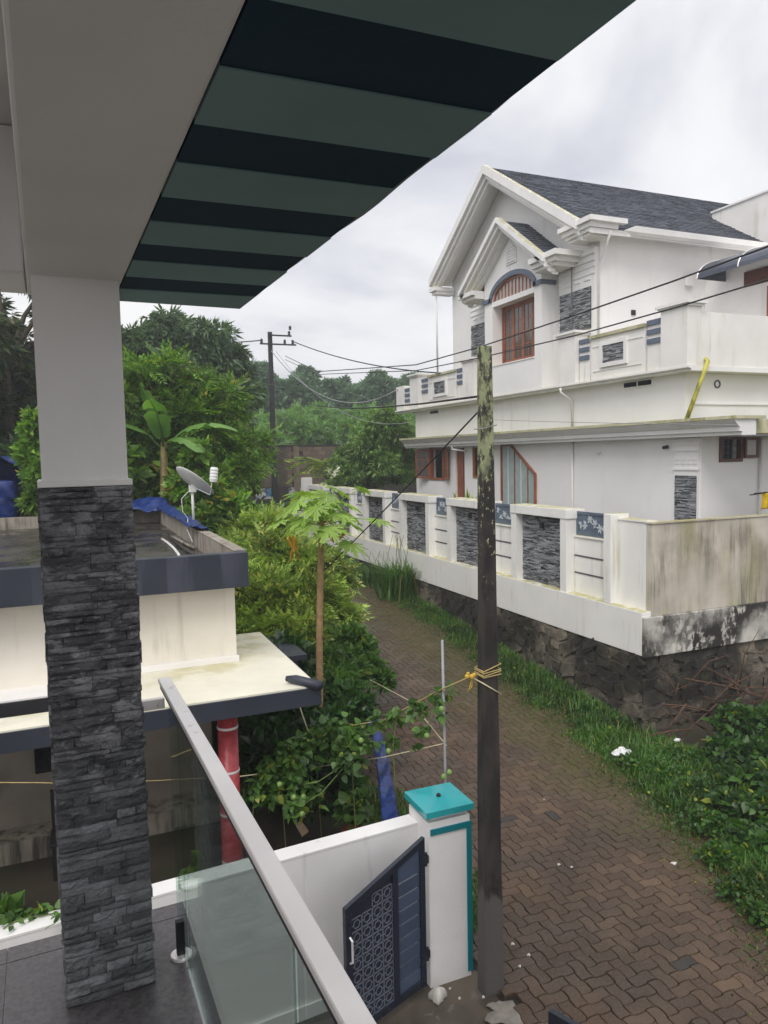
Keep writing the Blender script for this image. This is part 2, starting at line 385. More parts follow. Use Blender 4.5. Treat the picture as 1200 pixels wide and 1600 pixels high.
MAT['bed'] = mat('paver_bedding', rgb(40, 34, 28), .9, .3, 5, stains=[(rgb(54, 62, 26), (2, 2, 2), .48, .6, .8)])
rd = MB()
RY = [-4, 2, 5, 8, 10, 12, 20, 30, 40]
rd.v = [(x, y, gz(y)+.012) for y in RY for x in (3.22, 8.5)]
rd.f = [(2*i, 2*i+1, 2*i+3, 2*i+2) for i in range(len(RY)-1)]
road = rd.build('road', MAT['bed']); tag(road, 'narrow lane of brown zigzag pavers between the houses', None, kind='structure')

U = .125
def unit_pts(i, j, horiz, rev):
    s = 1 if (i if horiz else j) % 2 == 0 else -1; a = .085*s
    P = [(i, j), (i+.18, j+a), (i+.82, j+a), (i+1, j)] if horiz else [(i, j), (i+a, j+.18), (i+a, j+.82), (i, j+1)]
    return (P[::-1] if rev else P)[:-1]
def paver_outline(kind):
    horiz, odd = kind
    if horiz:  i, j = odd, odd; w, h = 2, 1
    else:      i, j = 1-odd, odd; w, h = 1, 2
    P = []
    for k in range(w): P += unit_pts(i+k, j, True, False)
    for k in range(h): P += unit_pts(i+w, j+k, False, False)
    for k in range(w)[::-1]: P += unit_pts(i+k, j+h, True, True)
    for k in range(h)[::-1]: P += unit_pts(i, j+k, False, True)
    P = np.array(P, float); c = np.array([i+w/2, j+h/2])
    return (P-c)*U
def paver_rings(kind):
    horiz = kind[0]; P = paver_outline(kind); n = len(P)
    V = []
    size = np.array([U*(2 if horiz else 1), U*(1 if horiz else 2)])
    for gap, z in ((.008, .0), (.008, .043), (.016, .050)):
        sc = (size-gap)/size
        V += [(x*sc[0], y*sc[1], z) for x, y in P]
    F = [(r*n+k, r*n+(k+1) % n, (r+1)*n+(k+1) % n, (r+1)*n+k) for r in range(2) for k in range(n)]
    F.append(tuple(2*n+k for k in range(n)))
    return V, F
KINDS = [(a, b) for a in (True, False) for b in (0, 1)]
PAV = {h: paver_rings(h) for h in KINDS}
PAVM = {}
for h in KINDS:
    me = bpy.data.meshes.new('paver'); me.from_pydata(PAV[h][0], [], PAV[h][1]); me.update(); me.materials.append(MAT['paver']); PAVM[h] = me
cells = []
i0, i1 = int(3.3/U), int(8.35/U); j0, j1 = int(.6/U), int(37.5/U)
for j in range(j0, j1):
    for i in range(i0, i1):
        k = (i-j) % 4
        if k == 0: c = ((i+1)*U, (j+.5)*U, (True, j % 2))
        elif k == 3: c = ((i+.5)*U, (j+1)*U, (False, j % 2))
        else: continue
        cells.append(c)
def score(c):
    x, y, d = project((c[0], c[1], gz(c[1])))
    if d < .5 or x < 620 or x > 1215 or y > 1615: return 1e9
    if y < 1290 and x < 742: return 1e9          # behind the gate pillar and the vine
    if x > 1080 and y < 1400: return 1e9          # under the weeds
    return d
order = sorted(range(len(cells)), key=lambda q: score(cells[q]))
near = set(order[:300])
rest = MB()
for q, (x, y, h) in enumerate(cells):
    z = gz(y)+.002+rng.uniform(-.003, .003)
    tx, ty = rng.gauss(0, .012), rng.gauss(0, .012)
    slope = (gz(y+.05)-gz(y-.05))/.1
    if q in near:
        o = bpy.data.objects.new('paver', PAVM[h]); COL.objects.link(o); o.parent = road
        o.location = (x, y, z); o.rotation_euler = (math.atan(slope)+tx, ty, rng.gauss(0, .006))
    else:
        V, F = PAV[h]
        if y > 14:
            n = len(V)//3; V2 = V[n:]; F2 = [tuple(a-n for a in f) for f in F[n:]]
        else: V2, F2 = V, F
        rest.add([(x+a, y+b, z+c+b*(slope+tx)-a*ty) for a, b, c in V2], F2)
rest.build('paver_field', MAT['paver'], road, kind='stuff')

# cement apron by the gate and the junction at the end of the lane
ap = MB(); ap.grid(lambda u, v: (-3.0+6.25*u, -3+8.7*v, .008), 4, 6)
apron = ap.build('driveway', MAT['cement']); tag(apron, 'wet cement driveway inside the gate', None, kind='structure')
jn = MB(); jn.v = [(-10, 33, gz(33)+.02), (40, 33, gz(33)+.02), (40, 35.6, gz(35.6)+.02), (-10, 35.6, gz(35.6)+.02)]; jn.f = [(0, 1, 2, 3)]
MAT['tarmac'] = mat('pale_lane_cement', rgb(150, 146, 140), .7, .2, 1.2)
tag(jn.build('cross_road', MAT['tarmac']), 'pale cement road crossing the far end of the lane', None, kind='structure')
yd = MB(); yd.box(9.0, 40, 9.7, 31.5, 1.2, 1.86)
tag(yd.build('yard', MAT['soil']), 'raised yard behind the white boundary wall', None, kind='structure')

# spilled white cement at the pole foot
def blob(name, c, r, h, m, label, cat, seed, group=None):
    rr = random.Random(seed); b = MB()
    b.ball((0, 0, 0), 1., 14, 8); V = []
    for (x, y, z) in b.v:
        k = 1+.28*math.sin(3*math.atan2(y, x)+seed)+.16*math.sin(7*math.atan2(y, x)+2*seed)
        V.append((c[0]+x*r*k, c[1]+y*r*k*.8, c[2]+max(-.01, z*h*(1+.3*rr.random()))))
    b.v = V; return tag(b.build(name, m, smooth=True), label, cat, group)
MAT['lime'] = mat('white_cement_spill', rgb(206, 202, 194), .85, .12, 9, bump=.3, bs=30)
MAT['lime_grey'] = mat('grey_mortar_spill', rgb(128, 122, 114), .85, .2, 9, bump=.4, bs=30)
blob('paint_heap', onz(684, 1560, .02), .07, .09, MAT['lime'], 'smooth white plaster lump at the foot of the gate pillar', 'plaster', 1)
for i, (px, py, r) in enumerate([(790, 1585, .16), (806, 1590, .09), (775, 1572, .07)]):
    blob('mortar_spill', onz(px, py, .03), r, .014, MAT['lime_grey'], ['broad grey mortar patch spilled beside the pole foot', 'crumbly pale mortar lump on the pavers beside the pole', 'small mortar smear touching the foot of the pole'][i], 'mortar', 5+i, 'mortar spilled at the pole foot')
chips = [(1053, 1349, .035), (873, 1351, .018), (893, 1355, .014), (801, 1475, .018), (826, 1492, .017), (812, 1510, .014), (703, 1545, .012), (718, 1560, .012), (755, 1558, .012), (850, 1250, .012), (739, 1450, .014)]
for i, (px, py, r) in enumerate(chips):
    lab = 'large pale flake lying alone near the weeds' if i == 0 else 'tiny white plaster crumb on the lane by the pole and gate pillar'
    blob('plaster_crumb', onz(px, py, .055 if px > 745 else .015), r, .012, MAT['lime'], lab, 'crumb', 20+i, 'plaster crumbs on the lane')
def bag(name, c, r, label, seed):
    rr = random.Random(seed); b = MB(); b.ball((0, 0, 0), 1, 12, 8); V = []
    for (x, y, z) in b.v:
        k = 1+.35*math.sin(4*x+seed)*math.cos(5*y)+.15*rr.random()
        V.append((c[0]+x*r*1.5*k, c[1]+y*r*k, c[2]+(z*.5+.45)*r*k))
    b.v = V; tag(b.build(name, MAT['plastic_w'], smooth=False), label, 'plastic bag')
bag('plastic_bag', onz(970, 1181, .12), .10, 'crumpled white plastic bag lying on the grass verge', 3)
bag('plastic_scrap', onz(1058, 1158, .35), .035, 'small white plastic scrap caught on the dry twigs', 4)

# ------------------------------------------------------------------ own house: balcony, pillar, soffit
OA = math.radians(2.04); OO = (.17, 2.47, 3.05)
own = thing('balcony_house', 'house with white beam, striped soffit and stone clad balcony pillar', 'house', OO, OA)
def ow(u, v, z):   # own-house coordinates to world
    return Vector((OO[0]+u*math.cos(OA)-v*math.sin(OA), OO[1]+u*math.sin(OA)+v*math.cos(OA), OO[2]+z))
BZ = 2.31
MB().box(-.275, 0, -4.6, .32, BZ, BZ+.42).build('ceiling_beam', MAT['white_own'], own, local=True, bevel=.008)
MB().box(-2.4, -.277, 0, .318, BZ+.002, BZ+.42).build('cross_beam', MAT['white_own'], own, local=True, bevel=.008)
MB().box(-2.4, .455, -4.6, .36, BZ+.422, BZ+.55).build('roof_slab', MAT['white_own'], own, local=True)
MB().box(-2.4, .42, -9.9, -8.9, -3.05, BZ+.42).build('house_wall', MAT['white_own'], own, local=True)
vv = .32; lightb = True; k = 0
while vv > -4.5:
    w = .195 if lightb else .178
    r2 = random.Random(k); e2 = .446+.002*math.sin(k*1.7)
    sk = -.055*e2*(0 if k == 0 else 1); sk0 = -.055*e2*(1 if k > 0 else 0)
    zb_ = BZ + (.0 if lightb else .003)
    b = MB().prism([(.002, vv-.0005, zb_), (e2, vv-.0005+sk0, zb_), (e2, vv-w-.055*e2, zb_), (.002, vv-w, zb_)], (0, 0, .42-(.0 if lightb else .003)))
    b.build('soffit_band', MAT['soffit_l'] if lightb else MAT['soffit_d'], own, local=True)
    vv -= w; lightb = not lightb; k += 1
fl = MB()
def lip(u, v):
    vq = -4.6+4.93*u
    return (.456+.004*math.sin(vq*5)+.004*math.sin(vq*13), vq, BZ+.012+.02*math.sin(vq*1.3)*.2+.40*v)
MB().grid(lambda u, v: lip(u, v), 60, 2).build('soffit_edge', MAT['white_own'], own, local=True)
pil = MB().box(-.262, -.012, .012, .30, 1.69, BZ).build('pillar', MAT['white_own'], own, local=True)
MB().box(-.275, -.0, .0, .315, 1.672, 1.692).build('ledge', MAT['white_own'], pil, local=True, bevel=.003)
core = MB().box(-.262, -.012, .012, .30, 0, 1.672).build('pillar_core', MAT['clad_gap'], own, local=True)
# split-face stones of the pillar: shared unit meshes, one object each
STONES = []
for sd in range(14):
    rr = np.random.RandomState(sd); nu, nv = 6, 3; b = MB()
    H = .55+.45*rr.rand(nv+1, nu+1)
    H[:, 0] *= .55; H[:, -1] *= .55; H[0] *= .62; H[-1] *= .7
    zj = rr.uniform(-.05, .05, nu+1)
    b.grid(lambda u, v: (u-.5, -H[int(round(v*nv)), int(round(u*nu))], (v-.5)+(zj[int(round(u*nu))] if 0 < u < 1 and v > .9 else 0)), nu, nv)
    n = len(b.v); ring = [i for i in range(nu+1)] + [(j+1)*(nu+1)-1 for j in range(1, nv+1)] + [nv*(nu+1)+i for i in range(nu-1, -1, -1)] + [j*(nu+1) for j in range(nv-1, 0, -1)]
    b.v += [(b.v[i][0], .1, b.v[i][2]) for i in ring]; L = len(ring)
    b.f += [(ring[k], n+k, n+(k+1) % L, ring[(k+1) % L]) for k in range(L)]
    me = bpy.data.meshes.new('stone'); me.from_pydata(b.v, [], b.f); me.update(); me.materials.append(MAT['slate_stone']); STONES.append(me)
rs = random.Random(11); z = .002
while z < 1.668:
    h = min(rs.choice((.016, .02, .024, .026, .03, .036)), 1.671-z)
    if h < .008: break
    u = -.272
    while u < -.004:
        L = min(rs.uniform(.045, .19), -.002-u)
        if -.002-u-L < .03: L = -.002-u
        o = bpy.data.objects.new('stone', rs.choice(STONES)); COL.objects.link(o); o.parent = core
        o.location = (u+L/2, .010, z+h/2); o.scale = (L-.0015, rs.uniform(.008, .022), h-.0015)
        u += L
    z += h
# side faces of the cladding, joined (seen only from beside)
sd = MB(); rs = random.Random(12)
for sx in (-.268, -.006):
    z = .002
    while z < 1.66:
        h = min(rs.choice((.02, .026, .032)), 1.67-z); v = .012
        while v < .30:
            L = min(rs.uniform(.06, .15), .302-v); d = rs.uniform(.003, .012)
            sd.box(sx-d, sx+d, v, v+L-.002, z, z+h-.002); v += L
        z += h
sd.build('side_stones', MAT['slate_stone'], core, local=True, kind='stuff')
bf = MB().box(-2.4, .155, -4.6, .42, -.16, -.008).build('balcony_slab', MAT['white_own'], own, local=True)
for i in range(4):
    for j in range(6):
        u1 = .16-.62*i; v1 = .425 if j == 0 else .335-.8*(j-1)
        v0 = v1-(.09 if j == 0 else .8)
        if j == 0: MB().box(u1-.618, u1, v0+.002, v1, -.006, .0).build('floor_tile', MAT['granite'], own, local=True)
        else: MB().box(u1-.618, u1, v0+.002, v1-.002, -.006, .0).build('floor_tile', MAT['granite'], own, local=True)

# glass railing
rail = thing('balcony_railing', 'glass balcony railing with flat pinkish steel handrail', 'railing', tuple(ow(.1, -1, 0)), OA)
def rbox(name, u0, u1, v0, v1, z0, z1, m, bevel=0, parent=None):
    return MB().box(u0-.1, u1-.1, v0+1, v1+1, z0, z1).build(name, m, parent or rail, local=True, bevel=bevel)
rbox('handrail', .086, .130, -3.4, .285, .937, .954, MAT['steel'], .003)
rbox('rail_shade_strip', .092, .120, -3.4, .283, .914, .9365, MAT['dark'], .002)  # added dark strip standing in for the handrail's shaded side
rbox('rail_bracket', -.01, .080, .085, .105, .905, .94, MAT['steel'], .002)
for a, b_ in ((-.02, .16), (-1.25, -.03), (-2.5, -1.26), (-3.4, -2.51)):
    rbox('glass_panel', .101, .109, a, b_, .035, .913, MAT['glass'])
for v in (.10, -1.1, -2.3):
    p = MB(); p.lathe((.0, v+1, 0), [(.038, 0), (.038, .006), (.034, .009), (.012, .010)], 24); p.build('base_disc', MAT['steel'], rail, local=True, smooth=False)
    p = MB(); p.box(-.014, .014, v+1-.012, v+1+.012, .009, .13); p.build('glass_clamp', MAT['dark'], rail, local=True, bevel=.002)
# ------------------------------------------------------------------ our boundary wall, gate pillar, gates
bw = thing('boundary_wall', 'low white boundary wall joining the teal capped gate pillar', 'wall', (2.735, 5.97, 0), math.radians(4.2))
MB().box(-9, 0, -.085, .085, 0, 1.43).build('wall_body', MAT['white'], bw, local=True)
MB().box(-9, 0, -.088, .088, 1.431, 1.455).build('coping', MAT['white'], bw, bevel=.004, local=True)
MB().box(-9, -.02, -.11, -.086, 0, .12).build('skirting', MAT['white_own'], bw, local=True)
gp = thing('gate_pillar', 'white gate pillar with teal edging and glossy teal cap', 'pillar', (2.95, 5.7, 0))
GX0, GX1, GY0, GY1 = 2.735, 3.155, 5.66, 6.07
MB().box(GX0, GX1, GY0, GY1, 0, 1.545).build('pillar_body', MAT['white'], gp, bevel=.006)
MB().box(GX0+.045, GX1-.045, GY0+.045, GY1-.045, 1.545, 1.60).build('pillar_neck', MAT['white'], gp)
MB().box(GX0+.02, GX1+.012, GY0-.012, GY0-.001, 1.43, 1.485).build('teal_edging', MAT['teal_trim'], gp)
MB().box(GX1-.038, GX1+.012, GY0-.012, GY0-.001, .06, 1.429).build('teal_edging', MAT['teal_trim'], gp)
MB().box(GX1+.001, GX1+.012, GY0-.0005, GY0+.045, .06, 1.485).build('teal_edging', MAT['teal_trim'], gp)
cap = MB(); c0, c1, d0, d1 = GX0-.03, GX1+.03, GY0-.03, GY1+.03
cap.box(c0, c1, d0, d1, 1.60, 1.655); o = len(cap.v)
mx, my = (c0+c1)/2, (d0+d1)/2
cap.add([(c0, d0, 1.6555), (c1, d0, 1.6555), (c1, d1, 1.6555), (c0, d1, 1.6555), (mx, my, 1.668)], [(0, 1, 4), (1, 2, 4), (2, 3, 4), (3, 0, 4)])
cp = cap.build('pillar_cap', MAT['teal'], gp)
MB().lathe((mx, my, 1.662), [(.022, 0), (.022, .02), (.014, .022), (.014, .03), (.01, .031)], 12).build('bolt', MAT['dark'], cp, smooth=False)

def gate(name, H, T, ztopH, ztopT, label, slats_first=True):
    H, T = Vector(H), Vector(T); L = (T-H).length; d = (T-H)/L; ang = math.atan2(d.y, d.x)
    t = thing(name, label, 'gate', (H.x, H.y, 0), ang)
    top = lambda u: ztopH+(ztopT-ztopH)*u/L
    th = .02
    def member(nm, poly, m, e=th, off=0):
        return MB().prism([(u, -e+off, z) for u, z in poly], (0, 2*e, 0)).build(nm, m, t, local=True, bevel=.003)
    w = .065; zb = .09
    member('stile', [(0, zb), (w, zb), (w, top(w)), (0, top(0))], MAT['navy'])
    member('stile', [(L-w, zb), (L, zb), (L, top(L)), (L-w, top(L-w))], MAT['navy'])
    m0 = L*.36; 
    member('stile', [(m0, zb), (m0+w, zb), (m0+w, top(m0+w)-w), (m0, top(m0)-w)], MAT['navy'])
    member('top_rail', [(w, top(w)-w), (L-w, top(L-w)-w), (L-w, top(L-w)), (w, top(w))], MAT['navy'])
    for a, b in ((w, m0), (m0+w, L-w)): member('bottom_rail', [(a, zb), (b, zb), (b, zb+.07), (a, zb+.07)], MAT['navy'])
    z = zb+.07; n = 9; hh = (top(m0)-w-.02-z)/n
    for i in range(n):
        z0 = z+i*hh; z1 = z0+hh-.012
        if i == n-1: poly = [(w, z0), (m0, z0), (m0, top(m0)-w), (w, top(w)-w)]
        else: poly = [(w, z0), (m0, z0), (m0, z1), (w, z1)]
        member('slat', poly, MAT['slat'], .007)
    member('panel_sheet', [(m0+w, zb+.07), (L-w, zb+.07), (L-w, top(L-w)-w), (m0+w, top(m0+w)-w)], MAT['navy'], .004)
    la = MB(); a0, a1 = m0+w, L-w; P = (a1-a0)/4.0; bw_ = .0075
    for s in (-.0075, .0075):
        z = zb+.07
        while z < top(a0)-w:
            for c in range(4):
                cx, cz = a0+(c+.5)*P, z+P*.5
                if cz+P*.5 > top(cx)-w-.01: continue
                for (q, r1, gap) in ((.48, .0, 0), (.27, 0, 1)):
                    h = P*q; k = h*(.55 if gap else .8)
                    pts = [(-k, -h), (k, -h), (h, -k), (h, k), (k, h), (-k, h), (-h, k), (-h, -k)]
                    for i in range(8):
                        A, B = pts[i], pts[(i+1) % 8]
                        la.bar((cx+A[0], s, cz+A[1]), (cx+B[0], s, cz+B[1]), bw_, .006, (0, 1, 0))
                for (A, B) in (((-.27, 0), (-.5, 0)), ((.27, 0), (.5, 0)), ((0, .27), (0, .5)), ((0, -.27), (0, -.5))):
                    la.bar((cx+A[0]*P, s, cz+A[1]*P), (cx+B[0]*P, s, cz+B[1]*P), bw_, .006, (0, 1, 0))
            z += P
    la.build('lattice', MAT['lattice'], t, local=True)
    for zc in (ztopH-.22, .35):
        MB().box(-.05, .0, -.018, .018, zc-.035, zc+.035).tube([(-.03, 0, zc-.06), (-.03, 0, zc+.06)], .014, 10).build('hinge', MAT['dark'], t, local=True)
    MB().tube([(L-.03, .03, .75), (L-.03, .06, .77), (L-.03, .06, .95), (L-.03, .03, .97)], .009, 8).build('handle', MAT['steel'], t, local=True)
    return t
gate('gate_leaf', (2.675, 5.64, 0), (1.81, 5.31, 0), 1.45, 1.21, 'navy metal gate leaf hung on the teal capped pillar, slanted top')
gate('gate_leaf', (3.0, 2.2, 0), (2.60, 3.66, 0), 1.52, 1.30, 'navy metal gate leaf standing across the driveway from the pillar')

# ------------------------------------------------------------------ the white boundary wall on the far side of the lane
bl = thing('boundary_wall', 'tall white boundary wall with stone panels on a black rubble base', 'wall', (8.8, 20, 1.3))
WY0, WY1 = 9.5, 29.4
MB().box(8.60, 9.05, WY0, WY1, 1.36, 2.10).build('wall_base', MAT['bwall'], bl, bevel=.012)
FR = [12.53+2.97*k for k in range(6)]
def lowpanel(y0, y1, zt=3.17, gr=True):
    p = MB().box(8.82, 8.98, y0, y1, 2.10, zt).build('low_panel', MAT['bwall'], bl)
    MB().box(8.79, 9.0, y0-.004, y1+.004, zt, zt+.035).build('sill', MAT['bwall'], p, bevel=.004)
    for z in (2.47, 2.80): MB().box(8.811, 8.823, y0, y1, z, z+.03).build('groove', MAT['groove'], p)
    if not gr: return
    f = MB(); a, b = y0+.003, y1-.003; z0, z1 = zt+.036, 3.66
    for (A, B, C, D) in ((a, b, z0, z0+.07), (a, b, z1-.05, z1), (a, a+.05, z0+.07, z1-.05), (b-.05, b, z0+.07, z1-.05)): f.box(8.85, 8.89, A, B, C, D)
    f.box(8.868, 8.874, a+.05, b-.05, z0+.07, z1-.05)
    gr_ = f.build('grille', MAT['grille'], bl)
    lf = MB(); rr = random.Random(int(y0*100))
    for s in range(7):
        cx = a+.11+(b-a-.22)*s/6; cz = z0+.12+rr.uniform(0, .20)
        for q in range(6):
            an = q*math.pi/3+rr.uniform(-.3, .3); L = rr.uniform(.07, .11)
            ux, uz = math.cos(an), math.sin(an)
            P = [(cx, cz), (cx+ux*L*.5-uz*.02, cz+uz*L*.5+ux*.02), (cx+ux*L, cz+uz*L), (cx+ux*L*.5+uz*.02, cz+uz*L*.5-ux*.02)]
            if not all(a+.05 < p[0] < b-.05 and z0+.07 < p[1] < z1-.05 for p in P): continue
            lf.prism([(8.858, p[0], p[1]) for p in P], (.008, 0, 0))
    lf.build('leaf_pattern', MAT['grille_light'], gr_, kind='stuff')
def stone_strips(axis_x, y0, y1, z0, z1, seed, dx=-1, hmin=.016, hmax=.03, lmin=.08, lmax=.26):
    rr = random.Random(seed); b = MB(); z = z0
    while z < z1-.005:
        h = min(rr.uniform(hmin, hmax), z1-z); y = y0-rr.uniform(0, .1)
        while y < y1:
            L = rr.uniform(lmin, lmax); a, c = max(y, y0), min(y+L, y1)
            if c-a > .01:
                d = rr.uniform(.004, .022)
                b.box(axis_x-d, axis_x+.004, a, c-.003, z, z+h-.003)
            y += L
        z += h
    return b
for k, yc in enumerate(FR):
    f = MB()
    f.box(8.615, 9.02, yc-.96, yc-.77, 2.10, 3.515); f.box(8.615, 9.02, yc+.77, yc+.96, 2.10, 3.515)
    fo = f.build('panel_frame', MAT['bwall'], bl)
    MB().box(8.60, 9.04, yc-.985, yc+.985, 3.515, 3.70).build('frame_top', MAT['bwall'], fo, bevel=.01)
    bk = MB().box(8.79, 8.95, yc-.769, yc+.769, 2.10, 3.514).build('stone_panel', MAT['clad_gap'], bl)
    stone_strips(8.79, yc-.768, yc+.768, 2.104, 3.512, 40+k).build('stone_strips', MAT['clad'], bk, kind='stuff')
    wlm = MB().box(8.70, 8.765, yc-.04, yc+.04, 3.25, 3.37).build('wall_lamp', MAT['dark'], bl, bevel=.008)
    MB().tube([(8.735, yc, 3.255), (8.735, yc, 3.235)], .025, 10).build('lens', MAT['pane_frost'], wlm)
    if k < 5: lowpanel(yc+.962, yc+2.97-.962)
lowpanel(10.50, FR[0]-.962)
lowpanel(FR[-1]+.962, WY1-.3)
MB().box(8.62, 9.02, 10.30, 10.498, 2.10, 3.69).build('end_pier', MAT['bwall'], bl, bevel=.01)
MB().box(8.62, 9.02, WY1-.298, WY1, 2.10, 3.95).build('end_pier', MAT['bwall'], bl, bevel=.01)
ew = MB().box(8.79, 9.0, 9.62, 10.298, 2.10, 3.59).build('end_panel', MAT['bwall'], bl)
MB().box(8.77, 9.02, 9.60, 10.298, 3.59, 3.615).build('coping', MAT['bwall'], ew)
# return wall along the side of the plot
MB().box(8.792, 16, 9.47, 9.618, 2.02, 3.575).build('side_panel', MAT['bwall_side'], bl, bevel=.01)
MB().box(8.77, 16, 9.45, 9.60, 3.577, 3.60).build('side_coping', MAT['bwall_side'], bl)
MB().box(8.608, 16, 9.44, 9.70, 1.34, 2.019).build('side_base', MAT['mouldy'], bl, bevel=.015)
# rubble base
MB().box(8.66, 9.2, 9.56, WY1, -.3, 1.36).build('rubble_core', MAT['rubble_mortar'], bl)
MB().box(8.68, 16, 9.54, 9.80, -.3, 1.335).build('rubble_core', MAT['rubble_mortar'], bl)
RUB = []
for sd_ in range(10):
    rr = np.random.RandomState(100+sd_); b = MB(); b.ball((0, 0, 0), 1., 12, 7)
    V = np.array(b.v); n = V/np.linalg.norm(V, axis=1)[:, None]
    q = np.sign(n)*np.abs(n)**.42; q *= (1+.13*rr.randn(len(V), 1)); b.v = [tuple(x) for x in q]
    me = bpy.data.meshes.new('rubble_stone'); me.from_pydata(b.v, [], b.f); me.update(); me.materials.append(MAT['rubble'])
    RUB.append(me)
def rubble(fn, u0, u1, zb, zt, seed, limit):
    rr = random.Random(seed); z = 1.33; n = 0
    while z > -.1:
        h = rr.uniform(.17, .27); u = u0-rr.uniform(0, .2)
        while u < u1:
            L = rr.uniform(.2, .48)
            if zb(u+L/2)-.12 < z-h/2 and n < limit:
                o = bpy.data.objects.new('rubble_stone', rr.choice(RUB)); COL.objects.link(o)
                p = fn(min(max(u+L/2, u0+.1), u1-.05), z-h/2)
                o.parent = bl; o.matrix_parent_inverse = bl.matrix_basis.inverted()
                o.location = p; k = rr.uniform(.75, 1.15)
                sc = (rr.uniform(.03, .075), L/2*1.12*k, h/2*1.2) if fn is rfx else (L/2*1.12*k, rr.uniform(.03, .075), h/2*1.2)
                o.scale = sc; o.rotation_euler = (rr.gauss(0, .3), rr.gauss(0, .1), rr.gauss(0, .05)) if fn is rfx else (rr.gauss(0, .1), rr.gauss(0, .3), rr.gauss(0, .05)); n += 1
            u += L
        z -= h
rfx = lambda u, z: (8.655+.01*random.Random(u).random(), u, z)
rfy = lambda u, z: (u, 9.535, z)
rubble(rfx, 9.58, 24.0, lambda y: gz(y), 1.34, 3, 210)
rubble(rfy, 8.7, 12.2, lambda x: 0, 1.33, 4, 85)
# ------------------------------------------------------------------ the white house across the lane
hs = thing('white_house', 'two storey white house with grey gabled roof and parapet balconies', 'house', (14, 17, 1.86))
W, TR, ST = MAT['house'], MAT['house_trim'], MAT['house_stained']
def hb(name, x0, x1, y0, y1, z0, z1, m, parent=hs, bevel=0):
    return MB().box(x0, x1, y0, y1, z0, z1).build(name, m, parent, bevel=bevel)
def wall_cells(fix, th, u0, u1, z0, z1, ops, axis='x'):
    us = sorted({u0, u1} | {o[0] for o in ops} | {o[1] for o in ops}); zs = sorted({z0, z1} | {o[2] for o in ops} | {o[3] for o in ops})
    b = MB()
    for a, c in zip(us, us[1:]):
        for d, e_ in zip(zs, zs[1:]):
            mu, mz = (a+c)/2, (d+e_)/2
            if any(o[0] < mu < o[1] and o[2] < mz < o[3] for o in ops): continue
            if axis == 'x': b.box(fix, fix+th, a, c, d, e_)
            else: b.box(a, c, fix, fix+th, d, e_)
    return b
# ground floor
wall_cells(11.4, .22, 10.98, 24.1, 1.86, 5.06, [(21.95, 22.95, 3.97, 4.98), (20.56, 21.12, 1.9, 4.98), (19.40, 19.95, 4.1, 4.98)]).build('ground_floor_wall', W, hs)
wall_cells(10.98, .22, 11.622, 17, 1.86, 5.06, [(11.9, 12.46, 4.57, 5.0)], 'y').build('side_wall', W, hs)
hb('inner_room', 11.9, 16.8, 11.3, 24.0, 1.9, 5.05, MAT['room'])
hb('end_wall', 11.622, 17, 23.9, 24.1, 1.86, 5.06, W)
# tall slanted window with curtains
tw = MB()
poly = [(18.27, 2.7), (18.27, 5.03), (17.80, 5.03), (16.60, 4.22), (16.60, 2.7)]
slw = tw.prism([(11.385, y, z) for y, z in poly], (.013, 0, 0)).build('slanted_window', MAT['pane_dark'], hs)
fr = MB()
for (a, b) in zip(poly, poly[1:]): fr.bar((11.36, a[0], a[1]), (11.36, b[0], b[1]), .05, .06, (1, 0, 0))
fr.build('window_frame', MAT['wood'], slw)
for i in range(5):
    ya = 16.66+i*.325; yb = ya+.27
    def topz(y): return min(5.0, 4.22+(y-16.60)*(5.03-4.22)/1.2-.03)
    c = MB(); n = 8
    for k in range(n+1):
        y = ya+(yb-ya)*k/n; dx = .008*math.sin(k*math.pi)
        x = 11.372+.008*(k % 2); c.v += [(x, y, 2.72), (x, y, topz(y))]
        if k: c.f.append((2*k-2, 2*k-1, 2*k+1, 2*k))
    c.build('curtain', MAT['curtain'], slw)
    if i < 4: MB().box(11.355, 11.385, yb+.01, yb+.04, 2.7, topz(yb)).build('mullion', MAT['pipe'] if i % 2 else MAT['wood'], slw)
# casement window with open shutters
def shutter(name, y0, y1, z0, z1, cols, rows, hinge, ang, parent=hs, x=11.39, m=MAT['wood'], pane=MAT['pane']):
    """a leaf built in the wall plane and turned about a vertical hinge at y=hinge"""
    R = Matrix.Translation((x, hinge, 0)) @ Matrix.Rotation(ang, 4, 'Z') @ Matrix.Translation((-x, -hinge, 0))
    f = MB(); w = .055
    f.box(x-.04, x, y0, y1, z0, z0+w); f.box(x-.04, x, y0, y1, z1-w, z1); f.box(x-.04, x, y0, y0+w, z0+w, z1-w); f.box(x-.04, x, y1-w, y1, z0+w, z1-w)
    iy0, iy1, iz0, iz1 = y0+w, y1-w, z0+w, z1-w; t = .022
    for c in range(1, cols): yy = iy0+(iy1-iy0)*c/cols; f.box(x-.032, x-.008, yy-t/2, yy+t/2, iz0, iz1)
    for r in range(1, rows): zz = iz0+(iz1-iz0)*r/rows; f.box(x-.031, x-.009, iy0, iy1, zz-t/2, zz+t/2)
    f.v = [tuple(R @ Vector(v)) for v in f.v]; s = f.build(name, m, parent)
    for c in range(cols):
        for r in range(rows):
            a, b = iy0+(iy1-iy0)*c/cols+t*.4, iy0+(iy1-iy0)*(c+1)/cols-t*.4; d, e_ = iz0+(iz1-iz0)*r/rows+t*.4, iz0+(iz1-iz0)*(r+1)/rows-t*.4
            p = MB().box(x-.022, x-.017, a, b, d, e_); p.v = [tuple(R @ Vector(v)) for v in p.v]; p.build('pane', pane, s)
    return s
wf = MB()
